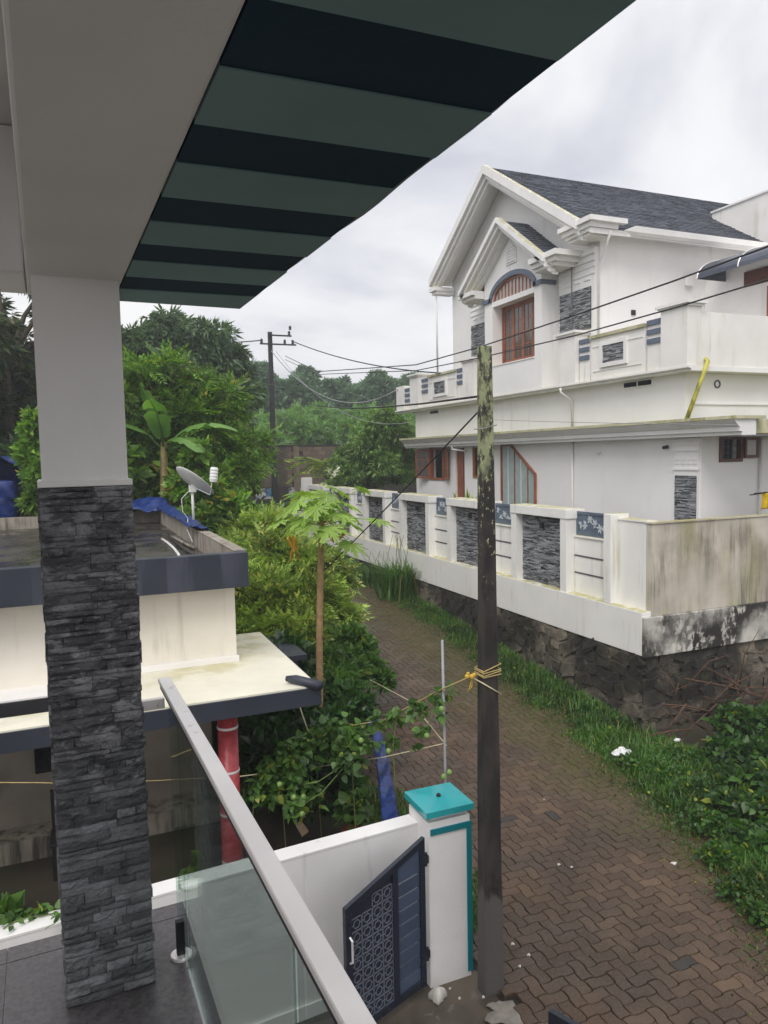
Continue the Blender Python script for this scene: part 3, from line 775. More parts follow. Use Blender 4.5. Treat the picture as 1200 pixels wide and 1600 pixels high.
for (a, b, c, d) in ((21.93, 22.97, 3.93, 4.0), (21.93, 22.97, 4.96, 5.02), (21.93, 22.0, 4.0, 4.96), (22.90, 22.97, 4.0, 4.96)): wf.box(11.37, 11.5, a, b, c, d)
win = wf.build('window', MAT['wood'], hs)
for k in range(5): MB().tube([(11.5, 22.1+.16*k, 4.0), (11.5, 22.1+.16*k, 4.96)], .01, 6).build('window_bar', MAT['dark'], win)
shutter('shutter', 22.97, 23.65, 3.97, 4.98, 2, 3, 22.97, math.radians(18))
shutter('shutter', 21.38, 21.93, 3.97, 4.98, 2, 3, 21.93, math.radians(-12))
dr = hb('door', 11.45, 11.5, 20.58, 21.10, 1.9, 4.96, MAT['wood'])
for (z0, z1) in ((2.1, 3.2), (3.4, 4.8)): hb('door_panel', 11.435, 11.452, 20.68, 21.0, z0, z1, MAT['wood'], dr, .004)
hb('door_frame', 11.385, 11.6, 20.53, 20.58, 1.9, 5.0, MAT['wood_dark'])
wf = MB(); wf.box(11.37, 11.5, 19.38, 19.97, 4.06, 4.12).box(11.37, 11.5, 19.38, 19.44, 4.12, 5.0).box(11.37, 11.5, 19.91, 19.97, 4.12, 5.0)
w2 = wf.build('window', MAT['wood'], hs); hb('pane', 11.44, 11.45, 19.44, 19.91, 4.12, 4.98, MAT['pane_dark'], w2)
# side casement
wf = MB()
for (a, b, c, d) in ((11.87, 12.49, 4.53, 4.59), (11.87, 12.49, 4.98, 5.03), (11.87, 11.93, 4.59, 4.98), (12.43, 12.49, 4.59, 4.98)): wf.box(a, b, 10.95, 11.06, c, d)
w3 = wf.build('window', MAT['wood_dark'], hs)
for k in range(3): MB().tube([(12.03+.13*k, 11.02, 4.59), (12.03+.13*k, 11.02, 4.98)], .012, 6).build('window_bar', MAT['grille'], w3)
for k in range(2): MB().tube([(11.93, 11.02, 4.71+.13*k), (12.43, 11.02, 4.71+.13*k)], .007, 6).build('window_bar', MAT['grille'], w3)
sh = MB()
for (a, b, c, d) in ((12.50, 12.88, 4.60, 4.66), (12.50, 12.88, 4.96, 5.02), (12.50, 12.55, 4.66, 4.96), (12.82, 12.88, 4.66, 4.96)): sh.box(a, b, 10.90, 10.94, c, d)
s3 = sh.build('shutter', MAT['wood_dark'], hs); hb('pane', 12.55, 12.82, 10.915, 10.925, 4.66, 4.96, MAT['pane_frost'], s3)
# corner pilaster, ground floor
pl = hb('pilaster', 11.36, 11.402, 11.0, 11.66, 1.9, 5.02, W)
for (z0, z1) in ((4.88, 4.93), (4.76, 4.80), (4.38, 4.42)): hb('pilaster_band', 11.335, 11.36, 10.985, 11.68, z0, z1, W, pl)
for k in range(4):
    for z0 in (4.50, 4.58): hb('pilaster_dentil', 11.345, 11.36, 11.06+.15*k, 11.16+.15*k, z0, z0+.04, W, pl)
pk = hb('stone_panel', 11.35, 11.362, 11.05, 11.61, 2.2, 4.27, MAT['clad_gap'])
stone_strips(11.35, 11.052, 11.608, 2.2, 4.268, 90).build('stone_strips', MAT['clad'], pk, kind='stuff')
# ground floor cornice
prof = [(11.4, 5.04), (11.06, 5.04), (11.06, 5.10), (11.0, 5.11), (11.0, 5.19), (10.97, 5.20), (10.86, 5.31), (10.86, 5.325), (11.4, 5.325)]
MB().prism([(x, 9.72, z) for x, z in prof], (0, 14.55, 0)).build('cornice', TR, hs)
MB().box(10.83, 11.6, 9.68, 24.3, 5.327, 5.385).build('cornice_top', MAT['cornice_stained'], hs)
hb('side_sunshade', 11.07, 18, 9.86, 11.2, 5.07, 5.326, MAT['cornice_stained'])
# middle band and balcony slab
hb('middle_wall', 11.4, 18, 11.4, 24.1, 5.386, 6.33, W)
hb('band_moulding', 11.6, 18, 11.37, 11.402, 5.70, 5.73, W)
v = hb('wall_vent', 11.375, 11.40, 12.28, 13.22, 6.16, 6.32, TR)
for a in (12.33, 12.77): hb('vent_opening', 11.368, 11.376, a, a+.4, 6.19, 6.29, MAT['pane_dark'], v)
v = hb('wall_vent', 11.375, 11.40, 22.2, 22.9, 6.16, 6.30, TR); hb('vent_opening', 11.368, 11.376, 22.25, 22.85, 6.19, 6.27, MAT['pane_dark'], v)
MB().lathe((12.24, 11.41, 6.12), [(.085, 0), (.085, .03), (.06, .03), (.055, -.02)], 20, (0, -1, 0)).build('overflow_pipe', MAT['groove'], hs)
sl = MB()
sp = [(11.4, 6.33), (11.16, 6.33), (11.16, 6.37), (11.08, 6.39), (11.08, 6.43), (11.4, 6.43)]
sl.prism([(x, 11.02, z) for x, z in sp], (0, 14.2, 0)); sl.build('balcony_cornice', TR, hs)
hb('balcony_side_edge', 11.402, 18, 11.06, 11.40, 6.335, 6.43, TR)
hb('balcony_floor', 11.402, 18, 11.402, 24.0, 6.332, 6.43, W)
# parapet pieces
def parapet_cap(name, y0, y1, zt, m=ST):
    p = hb(name, 11.10, 11.46, y0, y1, 6.432, zt-.10, ST)
    hb('pier_cap', 11.06, 11.50, y0-.04, y1+.04, zt-.10, zt-.055, TR, p); hb('pier_cap', 11.02, 11.54, y0-.08, y1+.08, zt-.054, zt, m, p)
def louvers(y0, y1, zt, n=3):
    p = hb('parapet_louver', 11.20, 11.32, y0, y1, 6.432, zt, ST)
    h = .105
    for k in range(n): hb('louver_slat', 11.17, 11.20, y0+.02, y1-.0, zt-.12-k*.19, zt-.12-k*.19+h, MAT['slate_blue'], p)
def raised(y0, y1, sy0, sy1, sz0=6.78, sz1=7.17, seed=0):
    p = hb('parapet_panel', 11.18, 11.36, y0, y1, 6.432, 7.38, ST)
    hb('panel_coping', 11.13, 11.42, y0-.02, y1+.02, 7.38, 7.45, MAT['cornice_stained'], p)
    hb('panel_moulding', 11.165, 11.182, y0+.08, y1-.08, 6.62, 6.64, TR, p); hb('panel_moulding', 11.165, 11.182, y0+.05, y1-.05, 7.18, 7.20, TR, p)
    f = MB()
    for (a, b, c, d) in ((sy0-.09, sy1+.09, sz0-.09, sz0), (sy0-.09, sy1+.09, sz1, sz1+.09), (sy0-.09, sy0, sz0, sz1), (sy1, sy1+.09, sz0, sz1)): f.box(11.13, 11.182, a, b, c, d)
    f.build('panel_frame', TR, p)
    k = hb('stone_inset', 11.17, 11.183, sy0, sy1, sz0, sz1, MAT['clad_gap'], hs)
    stone_strips(11.17, sy0+.002, sy1-.002, sz0, sz1, 200+seed).build('stone_strips', MAT['clad'], k, kind='stuff')
parapet_cap('parapet_pier', 11.07, 11.78, 7.68)
louvers(11.86, 12.26, 7.50); raised(12.32, 14.06, 12.92, 13.63, seed=1); louvers(14.12, 14.50, 7.44)
parapet_cap('parapet_pier', 14.54, 15.20, 7.66)
parapet_cap('parapet_pier', 19.36, 20.05, 7.66)
louvers(20.14, 20.55, 7.46); raised(20.62, 22.55, 21.3, 22.1, seed=2); louvers(22.62, 23.1, 7.40)
parapet_cap('parapet_pier', 23.2, 23.9, 7.60); louvers(24.0, 24.5, 7.2); hb('parapet_end', 11.15, 11.4, 24.52, 25.2, 6.43, 7.3, ST)
hb('side_parapet', 11.462, 18, 11.10, 11.26, 6.432, 7.49, ST)
# upper storey
UY0, UY1, UX = 14.3, 21.6, 11.62
EZ = 9.84; PKY, PKZ = 18.3, 12.72
g = MB(); g.prism([(UX, UY0, 6.43), (UX, UY1, 6.43), (UX, UY1, 10.3), (UX, PKY, PKZ-.16), (UX, UY0, EZ+.12)], (.25, 0, 0)); g.build('gable_wall', W, hs)
hb('upper_side_wall', UX+.252, 20, UY0, UY0+.22, 6.43, EZ+.1, W)
hb('upper_far_wall', UX+.252, 20, UY1-.22, UY1, 6.43, 10.0, W)
hb('door_wall', 14.9, 18.0, 11.5, 14.298, 6.431, 9.40, W)
def slope_slab(name, y0, z0, y1, z1, x0, x1, th, m, parent=hs, up=0):
    return MB().prism([(x0, y0, z0+up), (x0, y1, z1+up), (x0, y1, z1+up-th), (x0, y0, z0+up-th)], (x1-x0, 0, 0)).build(name, m, parent)
RX0, RX1 = 10.98, 21.0; NEY, FEY = 13.85, 21.75; NEZ, FEZ = EZ, PKZ-(FEY-PKY)*.68
slope_slab('roof_deck', NEY, NEZ, PKY, PKZ, RX0, RX1, .12, W); slope_slab('roof_deck', PKY, PKZ-.002, FEY, FEZ, RX0, RX1, .12, W)
def shingle_material():
    m, nt, p, out = _nodes('grey_shingle')
    geo = nt.nodes.new('ShaderNodeNewGeometry'); pos = geo.outputs['Position']
    col = _mix(nt, geo.outputs['Random Per Island'], rgb(60, 66, 78), rgb(88, 94, 106))
    col = _mix(nt, _range(nt, _noise(nt, pos, 50, 3), .35, .65, 0, .4), col, rgb(50, 54, 64))
    col = _mix(nt, _range(nt, _noise(nt, pos, .8, 3), .4, .65, 0, .35), col, rgb(76, 80, 88))
    nt.links.new(col, p.inputs['Base Color']); p.inputs['Roughness'].default_value = .72
    return m
MAT['shingle'] = shingle_material()
def shingles(y0, z0, y1, z1, x0, x1, seed, n, parent=hs):
    rr = random.Random(seed); b = MB()
    d = Vector((0, y1-y0, z1-z0)); nrm = Vector((0, -(z1-z0), (y1-y0))); 
    if nrm.z < 0: nrm = -nrm
    nrm.normalize(); st = d/n
    for k in range(n):
        a = Vector((0, y0, z0))+st*k; x = x0-rr.uniform(0, .3)
        while x < x1:
            L = rr.uniform(.22, .36); xa, xb = max(x, x0), min(x+L-.006, x1)
            if xb > xa+.02:
                lift = rr.uniform(.016, .030)
                p0 = a-st*.06; p1 = a+st*1.02
                q = [Vector((xa, 0, 0))+p0+nrm*lift, Vector((xb, 0, 0))+p0+nrm*lift, Vector((xb, 0, 0))+p1+nrm*.006, Vector((xa, 0, 0))+p1+nrm*.006]
                e_ = [Vector((xa, 0, 0))+p0+nrm*.002, Vector((xb, 0, 0))+p0+nrm*.002]
                b.add(q+e_, [(0, 1, 2, 3), (4, 5, 1, 0)])
            x += L
    return b.build('roof_shingles', MAT['shingle'], parent, kind='stuff')
shingles(NEY+.02, NEZ+.01, PKY, PKZ+.0, RX0+.14, RX1, 5, 34)
shingles(FEY-.02, FEZ+.01, PKY, PKZ+.0, RX0+.14, RX1, 6, 34)
# stepped barge boards on the gable
def rake(name, x0, x1, y0, z0, y1, z1, h, m=TR, parent=hs, drop=0.):
    return MB().prism([(x0, y0, z0-drop), (x0, y1, z1-drop), (x0, y1, z1-drop-h), (x0, y0, z0-drop-h)], (x1-x0, 0, 0)).build(name, m, parent)
for (x0, x1, dr_, h) in ((10.84, 10.978, -.06, .24), (10.93, 11.06, .182, .13), (11.02, 11.16, .314, .10)):
    rake('barge_board', x0, x1, NEY+.35, NEZ+.22, PKY, PKZ, h, drop=dr_); rake('barge_board', x0, x1, FEY, FEZ, PKY, PKZ, h, drop=dr_)
MB().prism([(10.985, NEY+.3, NEZ+.07), (10.985, PKY, PKZ-.123), (10.985, PKY, PKZ-.145), (10.985, NEY+.3, NEZ+.045)], (.64, 0, 0)).build('gable_soffit', W, hs)
# eaves return at the near corner, far tip
for (a, b, c, d, z0, z1) in ((11.06, 11.66, 13.95, 14.72, 9.70, 9.77), (11.0, 11.80, 13.88, 14.78, 9.77, 9.85), (10.94, 11.74, 13.80, 14.84, 9.85, 9.96), (10.87, 11.92, 13.70, 14.92, 9.96, 10.07)):
    hb('eaves_return', a, b, c, d, z0, z1, TR)
for (a, c, d, z0, z1) in ((10.95, 21.45, 21.75, 9.92, 10.02), (10.88, 21.4, 21.82, 10.02, 10.14)): hb('eaves_return', a, 11.6, c, d, z0, z1, TR)
gt = MB(); gt.prism([(11.81, 13.70, 9.80), (12.13, 13.84, 9.76), (12.13, 13.84, 9.90), (12.13, 13.68, 9.93)], (8, 0, 0)); gt.build('gutter', TR, hs)
hb('roof_parapet', 17.0, 17.25, 9.8, 16.1, 9.3, 11.44, ST); hb('roof_parapet_cap', 16.96, 17.28, 9.8, 16.12, 11.442, 11.49, TR)
# bay with arched window
BX = 11.1
for (a, b, z0, z1) in ((15.9, 16.22, 6.432, 9.04), (18.28, 18.7, 6.432, 9.04)): hb('bay_jamb', BX, UX-.002, a, b, z0, z1, W)
hb('bay_sill_wall', BX, UX-.002, 16.222, 18.278, 6.432, 7.24, W)
hb('bay_sill', BX-.02, BX+.2, 16.222, 18.278, 7.24, 7.27, TR)
CYB, HWB, SPR, RISE = 17.25, 1.03, 9.04, .50
arch = lambda y: SPR+RISE*math.sqrt(max(0, 1-((y-CYB)/HWB)**2))
ped = lambda y: 10.92-.72*abs(y-17.3)
b = MB(); n = 24; ysb = [15.9]+[CYB-HWB+2*HWB*k/n for k in range(n+1)]+[18.7]
for y0, y1 in zip(ysb, ysb[1:]):
    lo0 = arch(y0) if abs(y0-CYB) <= HWB+1e-6 else SPR; lo1 = arch(y1) if abs(y1-CYB) <= HWB+1e-6 else SPR
    b.prism([(BX, y0, lo0+.001), (BX, y1, lo1+.001), (BX, y1, ped(y1)), (BX, y0, ped(y0))], (UX-BX-.002, 0, 0))
b.build('bay_front', W, hs)
tr_ = MB()
for k in range(n):
    a0, a1 = math.pi*k/n, math.pi*(k+1)/n
    P = lambda a, r: (BX-.05, CYB-math.cos(a)*(HWB+r), SPR+math.sin(a)*(RISE+r))
    tr_.prism([P(a0, .0), P(a1, .0), P(a1, .13), P(a0, .13)], (.049, 0, 0))
tr_.build('arch_trim', MAT['slate_blue'], hs)
for (a, b_) in ((15.86, 16.21), (18.29, 18.74)): hb('arch_capital', BX-.05, UX-.1, a, b_, 9.041, 9.15, MAT['slate_blue'])
wx = 11.42; fx_ = 11.13
hb('bay_lintel', BX+.02, UX-.002, 16.222, 18.278, 8.90, 9.039, W)
bwf = MB()
for (a, b_, c, d) in ((16.225, 18.275, 7.27, 7.34), (16.225, 18.275, 8.84, 8.898), (16.225, 16.29, 7.34, 8.84), (18.21, 18.275, 7.34, 8.84)): bwf.box(wx-.01, wx+.1, a, b_, c, d)
bwin = bwf.build('bay_window', MAT['wood'], hs)
for k in range(4):
    a = 16.295+k*.479
    shutter('window_sash', a, a+.474, 7.345, 8.838, 2, 4, a, 0, hs, wx+.05)
hb('room_wall', 11.56, 11.60, 16.225, 18.275, 7.3, 8.88, MAT['room'])
ft = MB()
for k in range(n):
    a0, a1 = math.pi*k/n, math.pi*(k+1)/n
    P = lambda a, r: (fx_, CYB-math.cos(a)*(HWB+r), SPR+math.sin(a)*(RISE+r))
    ft.prism([P(a0, -.07), P(a1, -.07), P(a1, -.001), P(a0, -.001)], (.08, 0, 0))
ftr = ft.build('fanlight', MAT['wood'], hs)
for k in range(12):
    y = CYB-HWB+.1+(2*HWB-.2)*k/11
    if k < 11:
        y2 = y+(2*HWB-.2)/11
        MB().prism([(fx_+.03, y+.012, SPR+.003), (fx_+.03, y2-.012, SPR+.003), (fx_+.03, y2-.012, arch(y2)-.06), (fx_+.03, y+.012, arch(y)-.06)], (.006, 0, 0)).build('pane', MAT['pane_frost'], ftr)
    hb('mullion', fx_+.005, fx_+.05, y-.014, y+.014, SPR+.002, arch(y)-.055, MAT['wood'], ftr)
# bay pediment
for (x0, x1, dr_, h) in ((10.62, 10.80, -.12, .14), (10.70, 10.90, .022, .12), (10.82, 11.02, .144, .10), (10.94, 11.098, .246, .06)):
    rake('pediment_moulding', x0, x1, 15.2, ped(15.2), 17.3, ped(17.3), h, drop=dr_); rake('pediment_moulding', x0, x1, 19.4, ped(19.4), 17.3, ped(17.3), h, drop=dr_)
for (x0, a, b_, z0, z1) in ((10.86, 15.05, 15.9, 9.28, 9.36), (10.78, 14.92, 15.9, 9.36, 9.47), (10.70, 14.78, 15.9, 9.47, 9.60)): hb('pediment_return', x0, 11.6, a, b_, z0, z1, TR)
for (x0, a, b_, z0, z1) in ((10.80, 18.72, 19.5, 9.22, 9.32), (10.70, 18.72, 19.56, 9.32, 9.44)): hb('pediment_return', x0, 11.6, a, b_, z0, z1, TR)
slope_slab('pediment_roof', 15.1, ped(15.1), 17.3, ped(17.3), 10.802, 11.61, .06, W, up=.03); slope_slab('pediment_roof', 17.3, ped(17.3)-.002, 19.45, ped(19.45), 10.802, 11.61, .06, W, up=.03)
shingles(15.1, ped(15.1)+.04, 17.3, ped(17.3)+.04, 10.81, 11.61, 8, 16); shingles(19.45, ped(19.45)+.04, 17.3, ped(17.3)+.04, 10.81, 11.61, 9, 16)
lv = MB(); lz0, lz1, ly0, ly1 = 9.86, 10.45, 17.02, 17.52
vp = [(ly0, lz0), (ly1, lz0), (ly1, 10.2), ((ly0+ly1)/2, lz1), (ly0, 10.2)]
gv = lv.prism([(BX-.03, y, z) for y, z in vp], (.029, 0, 0)).build('gable_louver', TR, hs)
for k in range(6): 
    zz = lz0+.05+k*.075; wy = .2 if zz < 10.18 else .2*(lz1-zz)/(lz1-10.2)
    hb('louver_slat', BX-.05, BX-.03, 17.27-wy, 17.27+wy, zz, zz+.035, W, gv)
# upper pilasters
def up_pil(y0, y1, seed):
    p = hb('pilaster', 11.50, UX-.001, y0, y1, 6.432, 9.58, W)
    for (z0, z1, o_) in ((9.44, 9.52, .05), (9.28, 9.34, .03), (9.14, 9.18, .02), (8.98, 9.02, .02)): hb('pilaster_band', 11.50-o_, 11.499, y0-.02, y1+.02, z0, z1, W, p)
    for k in range(3): hb('pilaster_dentil', 11.48, 11.499, y0+.15+k*.38, y0+.38+k*.38, 8.86, 8.90, W, p)
    s = hb('stone_panel', 11.478, 11.499, y0+.12, y1-.06, 7.72, 8.70, MAT['clad_gap'])
    stone_strips(11.478, y0+.122, y1-.062, 7.722, 8.698, seed).build('stone_strips', MAT['clad'], s, kind='stuff')
up_pil(14.34, 15.72, 300); up_pil(18.9, 20.2, 301)
# pipes
def pipe(pts, r=.03, m=MAT['pipe'], name='drain_pipe'): MB().tube(pts, r, 10).build(name, m, hs, smooth=True)
pipe([(11.42, 15.1, 9.68), (11.42, 15.1, 6.6), (11.3, 15.1, 6.43)], .012, MAT['groove'])
pipe([(11.05, 15.05, 6.35), (11.05, 15.05, 6.25), (11.34, 15.0, 6.05), (11.36, 15.0, 5.40)])
pipe([(11.36, 15.0, 5.03), (11.36, 15.0, 1.9)])
pipe([(11.5, 13.78, 9.78), (11.55, 14.0, 9.5), (11.55, 14.26, 9.1), (11.55, 14.26, 6.5)])
pipe([(11.0, 21.55, 9.95), (11.02, 21.55, 7.4)], .03)
pipe([(11.0, 20.6, 5.03), (11.0, 20.6, 4.95), (11.2, 20.3, 4.9), (11.36, 20.3, 4.9)])
pipe([(11.24, 11.2, 5.40), (11.58, 11.02, 6.52), (11.60, 11.09, 6.57)], .045, MAT['algae_pipe'], 'algae_covered_pipe')
pipe([(12.97, 10.93, 5.0), (12.97, 10.93, 1.9)]); pipe([(12.97, 10.93, 4.98), (13.4, 10.93, 5.0)])
# awning on the door wall
aw = MB(); P = []
for k in range(9):
    a = math.pi/2*k/8; P.append((14.9-.92*math.sin(a)*1.0, 8.86+.50*math.cos(a)))
aw.grid(lambda u, v: (P[int(round(u*8))][0], 11.3+2.35*v, P[int(round(u*8))][1]), 8, 4)
aw.prism([(x, 13.651, z) for x, z in P]+[(14.9, 13.651, 8.86)], (0, .012, 0))
MAT['awning'] = mat('slate_awning', rgb(74, 80, 94), .3, .08, 4)
ao = aw.build('door_awning', MAT['awning'], hs, smooth=False)
for v_ in (.0, .5, 1.):
    MB().tube([(x-.012, 11.3+2.35*v_, z+.012) for x, z in P], .014, 6).build('awning_rib', MAT['steel'], ao)
hb('balcony_door', 14.86, 14.898, 11.6, 12.45, 6.44, 8.5, MAT['wood']); hb('transom_window', 14.87, 14.898, 11.6, 13.1, 8.6, 8.95, MAT['wood_dark'])
hb('switch_box', 12.55, 12.67, 14.27, 14.299, 8.05, 8.17, MAT['dark']); hb('meter_box', 14.2, 14.42, 14.2, 14.299, 8.85, 9.1, W, bevel=.02)
lm = MB(); lm.tube([(11.38, 11.85, 4.86), (11.28, 11.88, 4.84)], .035, 10); lm.build('security_camera', MAT['dark'], hs)
MB().tube([(11.38, 14.0, 4.78), (11.30, 14.0, 4.74)], .03, 10).build('wall_lamp', MAT['pipe'], hs)
# drying rack with clothes beside the house
rk = thing('drying_rack', 'grey drying rack with clothes behind the side boundary wall', 'rack', (12.3, 10.25, 1.86))
MB().tube([(12.62, 10.25, 1.87), (12.62, 10.25, 3.98)], .03, 8).build('post', MAT['slate_blue'], rk)
MB().tube([(11.95, 10.2, 3.93), (12.9, 10.3, 3.95)], .014, 6).tube([(11.95, 10.3, 3.90), (12.9, 10.35, 3.95)], .012, 6).build('arm', MAT['dark'], rk)
def cloth(name, x0, x1, y, z0, z1, m, label):
    b = MB(); b.grid(lambda u, v: (x0+(x1-x0)*u+.02*math.sin(v*5), y+.03*math.sin(u*11)+.015*math.sin(u*23+v*4), z1+(z0-z1)*v*(1-.08*math.sin(u*3.1))), 16, 8)
    o = b.build(name, m, smooth=True); o.modifiers.new('s', 'SOLIDIFY').thickness = .006; return tag(o, label, 'cloth')
MAT['yellow'] = mat('yellow_cloth', rgb(206, 172, 34), .85, .1, 8); MAT['bluecloth'] = mat('blue_grey_cloth', rgb(74, 86, 112), .85, .15, 8)
cloth('hanging_cloth', 12.20, 12.48, 10.24, 3.60, 3.93, MAT['yellow'], 'small yellow cloth hanging on the drying rack')
cloth('hanging_cloth', 12.66, 13.1, 10.3, 3.2, 3.95, MAT['bluecloth'], 'blue grey cloth hanging by the rack post')
# ------------------------------------------------------------------ neighbour's flat roofed house on the left
nb = thing('flat_roofed_house', 'single storey cream house with slate grey roof parapet and red porch column', 'house', (-1, 11, 0))
def nbx(name, x0, x1, y0, y1, z0, z1, m, parent=nb, bevel=0): return MB().box(x0, x1, y0, y1, z0, z1).build(name, m, parent, bevel=bevel)
nbx('upper_wall', -7, 1.68, 8.63, 16.4, 2.40, 3.34, MAT['cream'])
MAT['shaded_wall'] = mat('porch_shade_paint', rgb(150, 140, 128), .7, .1, 2, stains=[(DIRT, (2, 2, 1), .45, .65, .5)])  # cream wall darkened: the porch shade is put into its colour
nbx('lower_wall', -7, 1.55, 9.9, 16.4, -.1, 2.398, MAT['shaded_wall'])
nbx('roof_slab', -7, 1.655, 8.405, 16.5, 3.342, 3.46, MAT['roofwet'])
nbx('roof_fascia', -7, 1.78, 8.28, 8.402, 3.335, 3.735, MAT['fascia'], bevel=.01)
nbx('roof_fascia', 1.66, 1.78, 8.404, 16.6, 3.335, 3.735, MAT['fascia'], bevel=.01)
nbx('parapet_lining', 1.645, 1.659, 8.405, 16.5, 3.461, 3.73, MAT['parapet_in'])
nbx('parapet_top', 1.64, 1.785, 8.41, 16.6, 3.736, 3.748, MAT['parapet_in'])
nbx('far_parapet', -7, 1.64, 16.5, 16.62, 3.34, 3.70, MAT['parapet_in'])
sl = nbx('sunshade_slab', .42, 2.26, 7.28, 9.92, 2.26, 2.402, MAT['cream_slab'])
nbx('slab_edge', .40, 2.285, 7.255, 7.278, 2.20, 2.385, MAT['fascia'], sl); nbx('slab_edge', 2.262, 2.285, 7.28, 9.92, 2.20, 2.385, MAT['fascia'], sl)
nbx('wall_skirting', .42, 1.70, 8.585, 8.628, 2.403, 2.47, MAT['white_own'])
nbx('ledge', -7, .418, 8.2, 8.63, 2.33, 2.402, MAT['white_own']); nbx('ledge_edge', -7, .418, 8.17, 8.198, 2.2, 2.385, MAT['dark'])
nbx('pergola_beam', -7, .418, 7.28, 7.66, 2.26, 2.40, MAT['cream_slab']); nbx('pergola_edge', -7, .398, 7.255, 7.278, 2.20, 2.385, MAT['fascia'])
nbx('doorway', -.62, .55, 9.85, 9.898, .95, 2.3, MAT['pane_dark']); nbx('porch_step', -7, 1.6, 9.5, 9.89, -.1, .3, MAT['parapet_in'])  # doorway is a flat panel; its unlit inside is only dark colour
pc = ony(356, 1150, 7.75); cx_ = pc.x
col_ = MB(); col_.lathe((cx_, 7.75, 0), [(.125, -.1), (.112, .0), (.105, 2.20)], 24); cl = col_.build('porch_column', MAT['red_tile'], nb, smooth=True)
for z in (.45, .98, 1.45, 1.93): MB().lathe((cx_, 7.75, z), [(.112, 0), (.114, .01), (.113, .025)], 24).build('column_ring', MAT['white'], cl)
sp_ = onz(470, 1070, 2.43)
MB().tube([(1.98, 7.50, 2.45), (2.06, 7.42, 2.45), (2.25, 7.16, 2.43), (2.25, 7.16, 2.43), (2.20, 7.23, 2.432)], [.03, .05, .052, .042, .040], 16).build('drain_spout', MAT['fascia'], nb, smooth=True)
lb = thing('lean_to', 'dark low shed beside the flat roofed house', 'shed', (2.6, 10.6, 0))
MB().box(1.75, 2.85, 10.1, 11.0, 0, 1.9).build('shed_wall', MAT['room'], lb); MB().box(1.7, 2.95, 10.0, 11.1, 1.9, 1.98).build('shed_roof', MAT['fascia'], lb)
ch = thing('porch_chair', 'dark wooden chair against the porch wall', 'chair', (-.28, 9.15, .0))
MB().box(-.46, -.1, 8.9, 9.3, .42, .47).build('seat', MAT['dark'], ch, bevel=.01)
for x in (-.44, -.14):
    for y in (8.92, 9.26): MB().box(x, x+.04, y, y+.04, 0, .42 if y < 9.1 else .95).build('leg', MAT['dark'], ch)
MB().box(-.44, -.1, 9.24, 9.27, .6, .95).build('backrest', MAT['dark'], ch)

# dish antenna
dh = thing('dish_antenna', 'grey satellite dish on a white pole, standing on the roof parapet', 'satellite dish', (1.71, 11.9, 3.748))
foot = Vector((1.71, 11.9, 3.75)); Dc = ony(300, 757, 11.85)
MB().tube([foot, foot+(Dc-foot)*.45+Vector((-.0, 0, 0)), Dc+Vector((.0, 0, -.06))], .022, 10).build('mast', MAT['pipe'], dh, smooth=True)
N = (_r*.50+_u*.80+_f*.36).normalized(); b = MB(); R0 = .34
prof = [(.001, 0)]+[(R0*k/8, .075*(k/8)**2) for k in range(1, 9)]+[(R0+.008, .078), (R0, .07)]+[(R0*k/8, .075*(k/8)**2-.008) for k in range(7, 0, -1)]+[(.001, -.008)]
b.lathe(Dc, prof, 36, N)
MAT['dish'] = mat('dish_grey_paint', rgb(226, 226, 222), .45, .08, 6, stains=[(DIRT, (6, 6, 2), .54, .74, .4)])
b.build('reflector', MAT['dish'], dh, smooth=True)
MB().box(Dc.x-.05, Dc.x+.06, Dc.y-.04, Dc.y+.04, Dc.z-.12, Dc.z-.01).build('mount_bracket', MAT['dish'], dh, bevel=.006)
lo = ony(328, 773, 11.7); Lp = ony(333, 742, 11.62)
MB().tube([Dc-N*.03, lo, lo+(Lp-lo)*.75], .010, 8).build('feed_arm', MAT['pipe'], dh)
lnb = MB(); lnb.lathe(Lp-Vector((0, 0, .11)), [(.055, 0)]+[(.065 if k % 2 else .058, .02+k*.025) for k in range(8)]+[(.05, .23)], 14, (.1, 0, 1)); lnb.build('feed_horn', MAT['plastic_w'], dh)
MB().tube([Dc+Vector((-.05, 0, -.1)), Dc+Vector((-.17, 0, -.22)), Dc+Vector((-.16, 0, -.42)), foot+Vector((-.09, -.03, .12)), foot+Vector((-.12, -.1, -.05)), foot+Vector((-.1, -.5, -.2))], .006, 6).build('cable', MAT['pipe'], dh)
def roofpipe(pts, r, m, label, name):
    P = [onz(x, y, 3.46+r+.002) for x, y in pts]
    tag(MB().tube(P, r, 10).build(name, m, smooth=True), label, 'pipe')
roofpipe([(253, 842), (262, 848), (272, 857), (279, 866), (282, 876)], .02, MAT['pipe'], 'white curved pipe lying on the wet flat roof', 'loose_pipe')
roofpipe([(270, 839), (285, 847), (303, 856)], .024, MAT['parapet_in'], 'grey straight pipe lying beside the roof parapet', 'loose_pipe')
roofpipe([(262, 832), (266, 842), (280, 853), (292, 862), (306, 868)], .012, MAT['cable'], 'black bent pipe lying between the two white pipes', 'loose_pipe')
cb_ = ony(264, 822, 14.0)
def tarp(name, fn, label, nu=30, nv=18, m=MAT['tarp']):
    b = MB(); b.grid(fn, nu, nv); o = b.build(name, m, smooth=True); o.modifiers.new('s', 'SOLIDIFY').thickness = .008; return tag(o, label, 'tarpaulin')
def wob(u, v, s=0): return .05*math.sin(9*u+3*v+s)+.035*math.sin(17*u-11*v+2*s)+.02*math.sin(31*u+23*v)
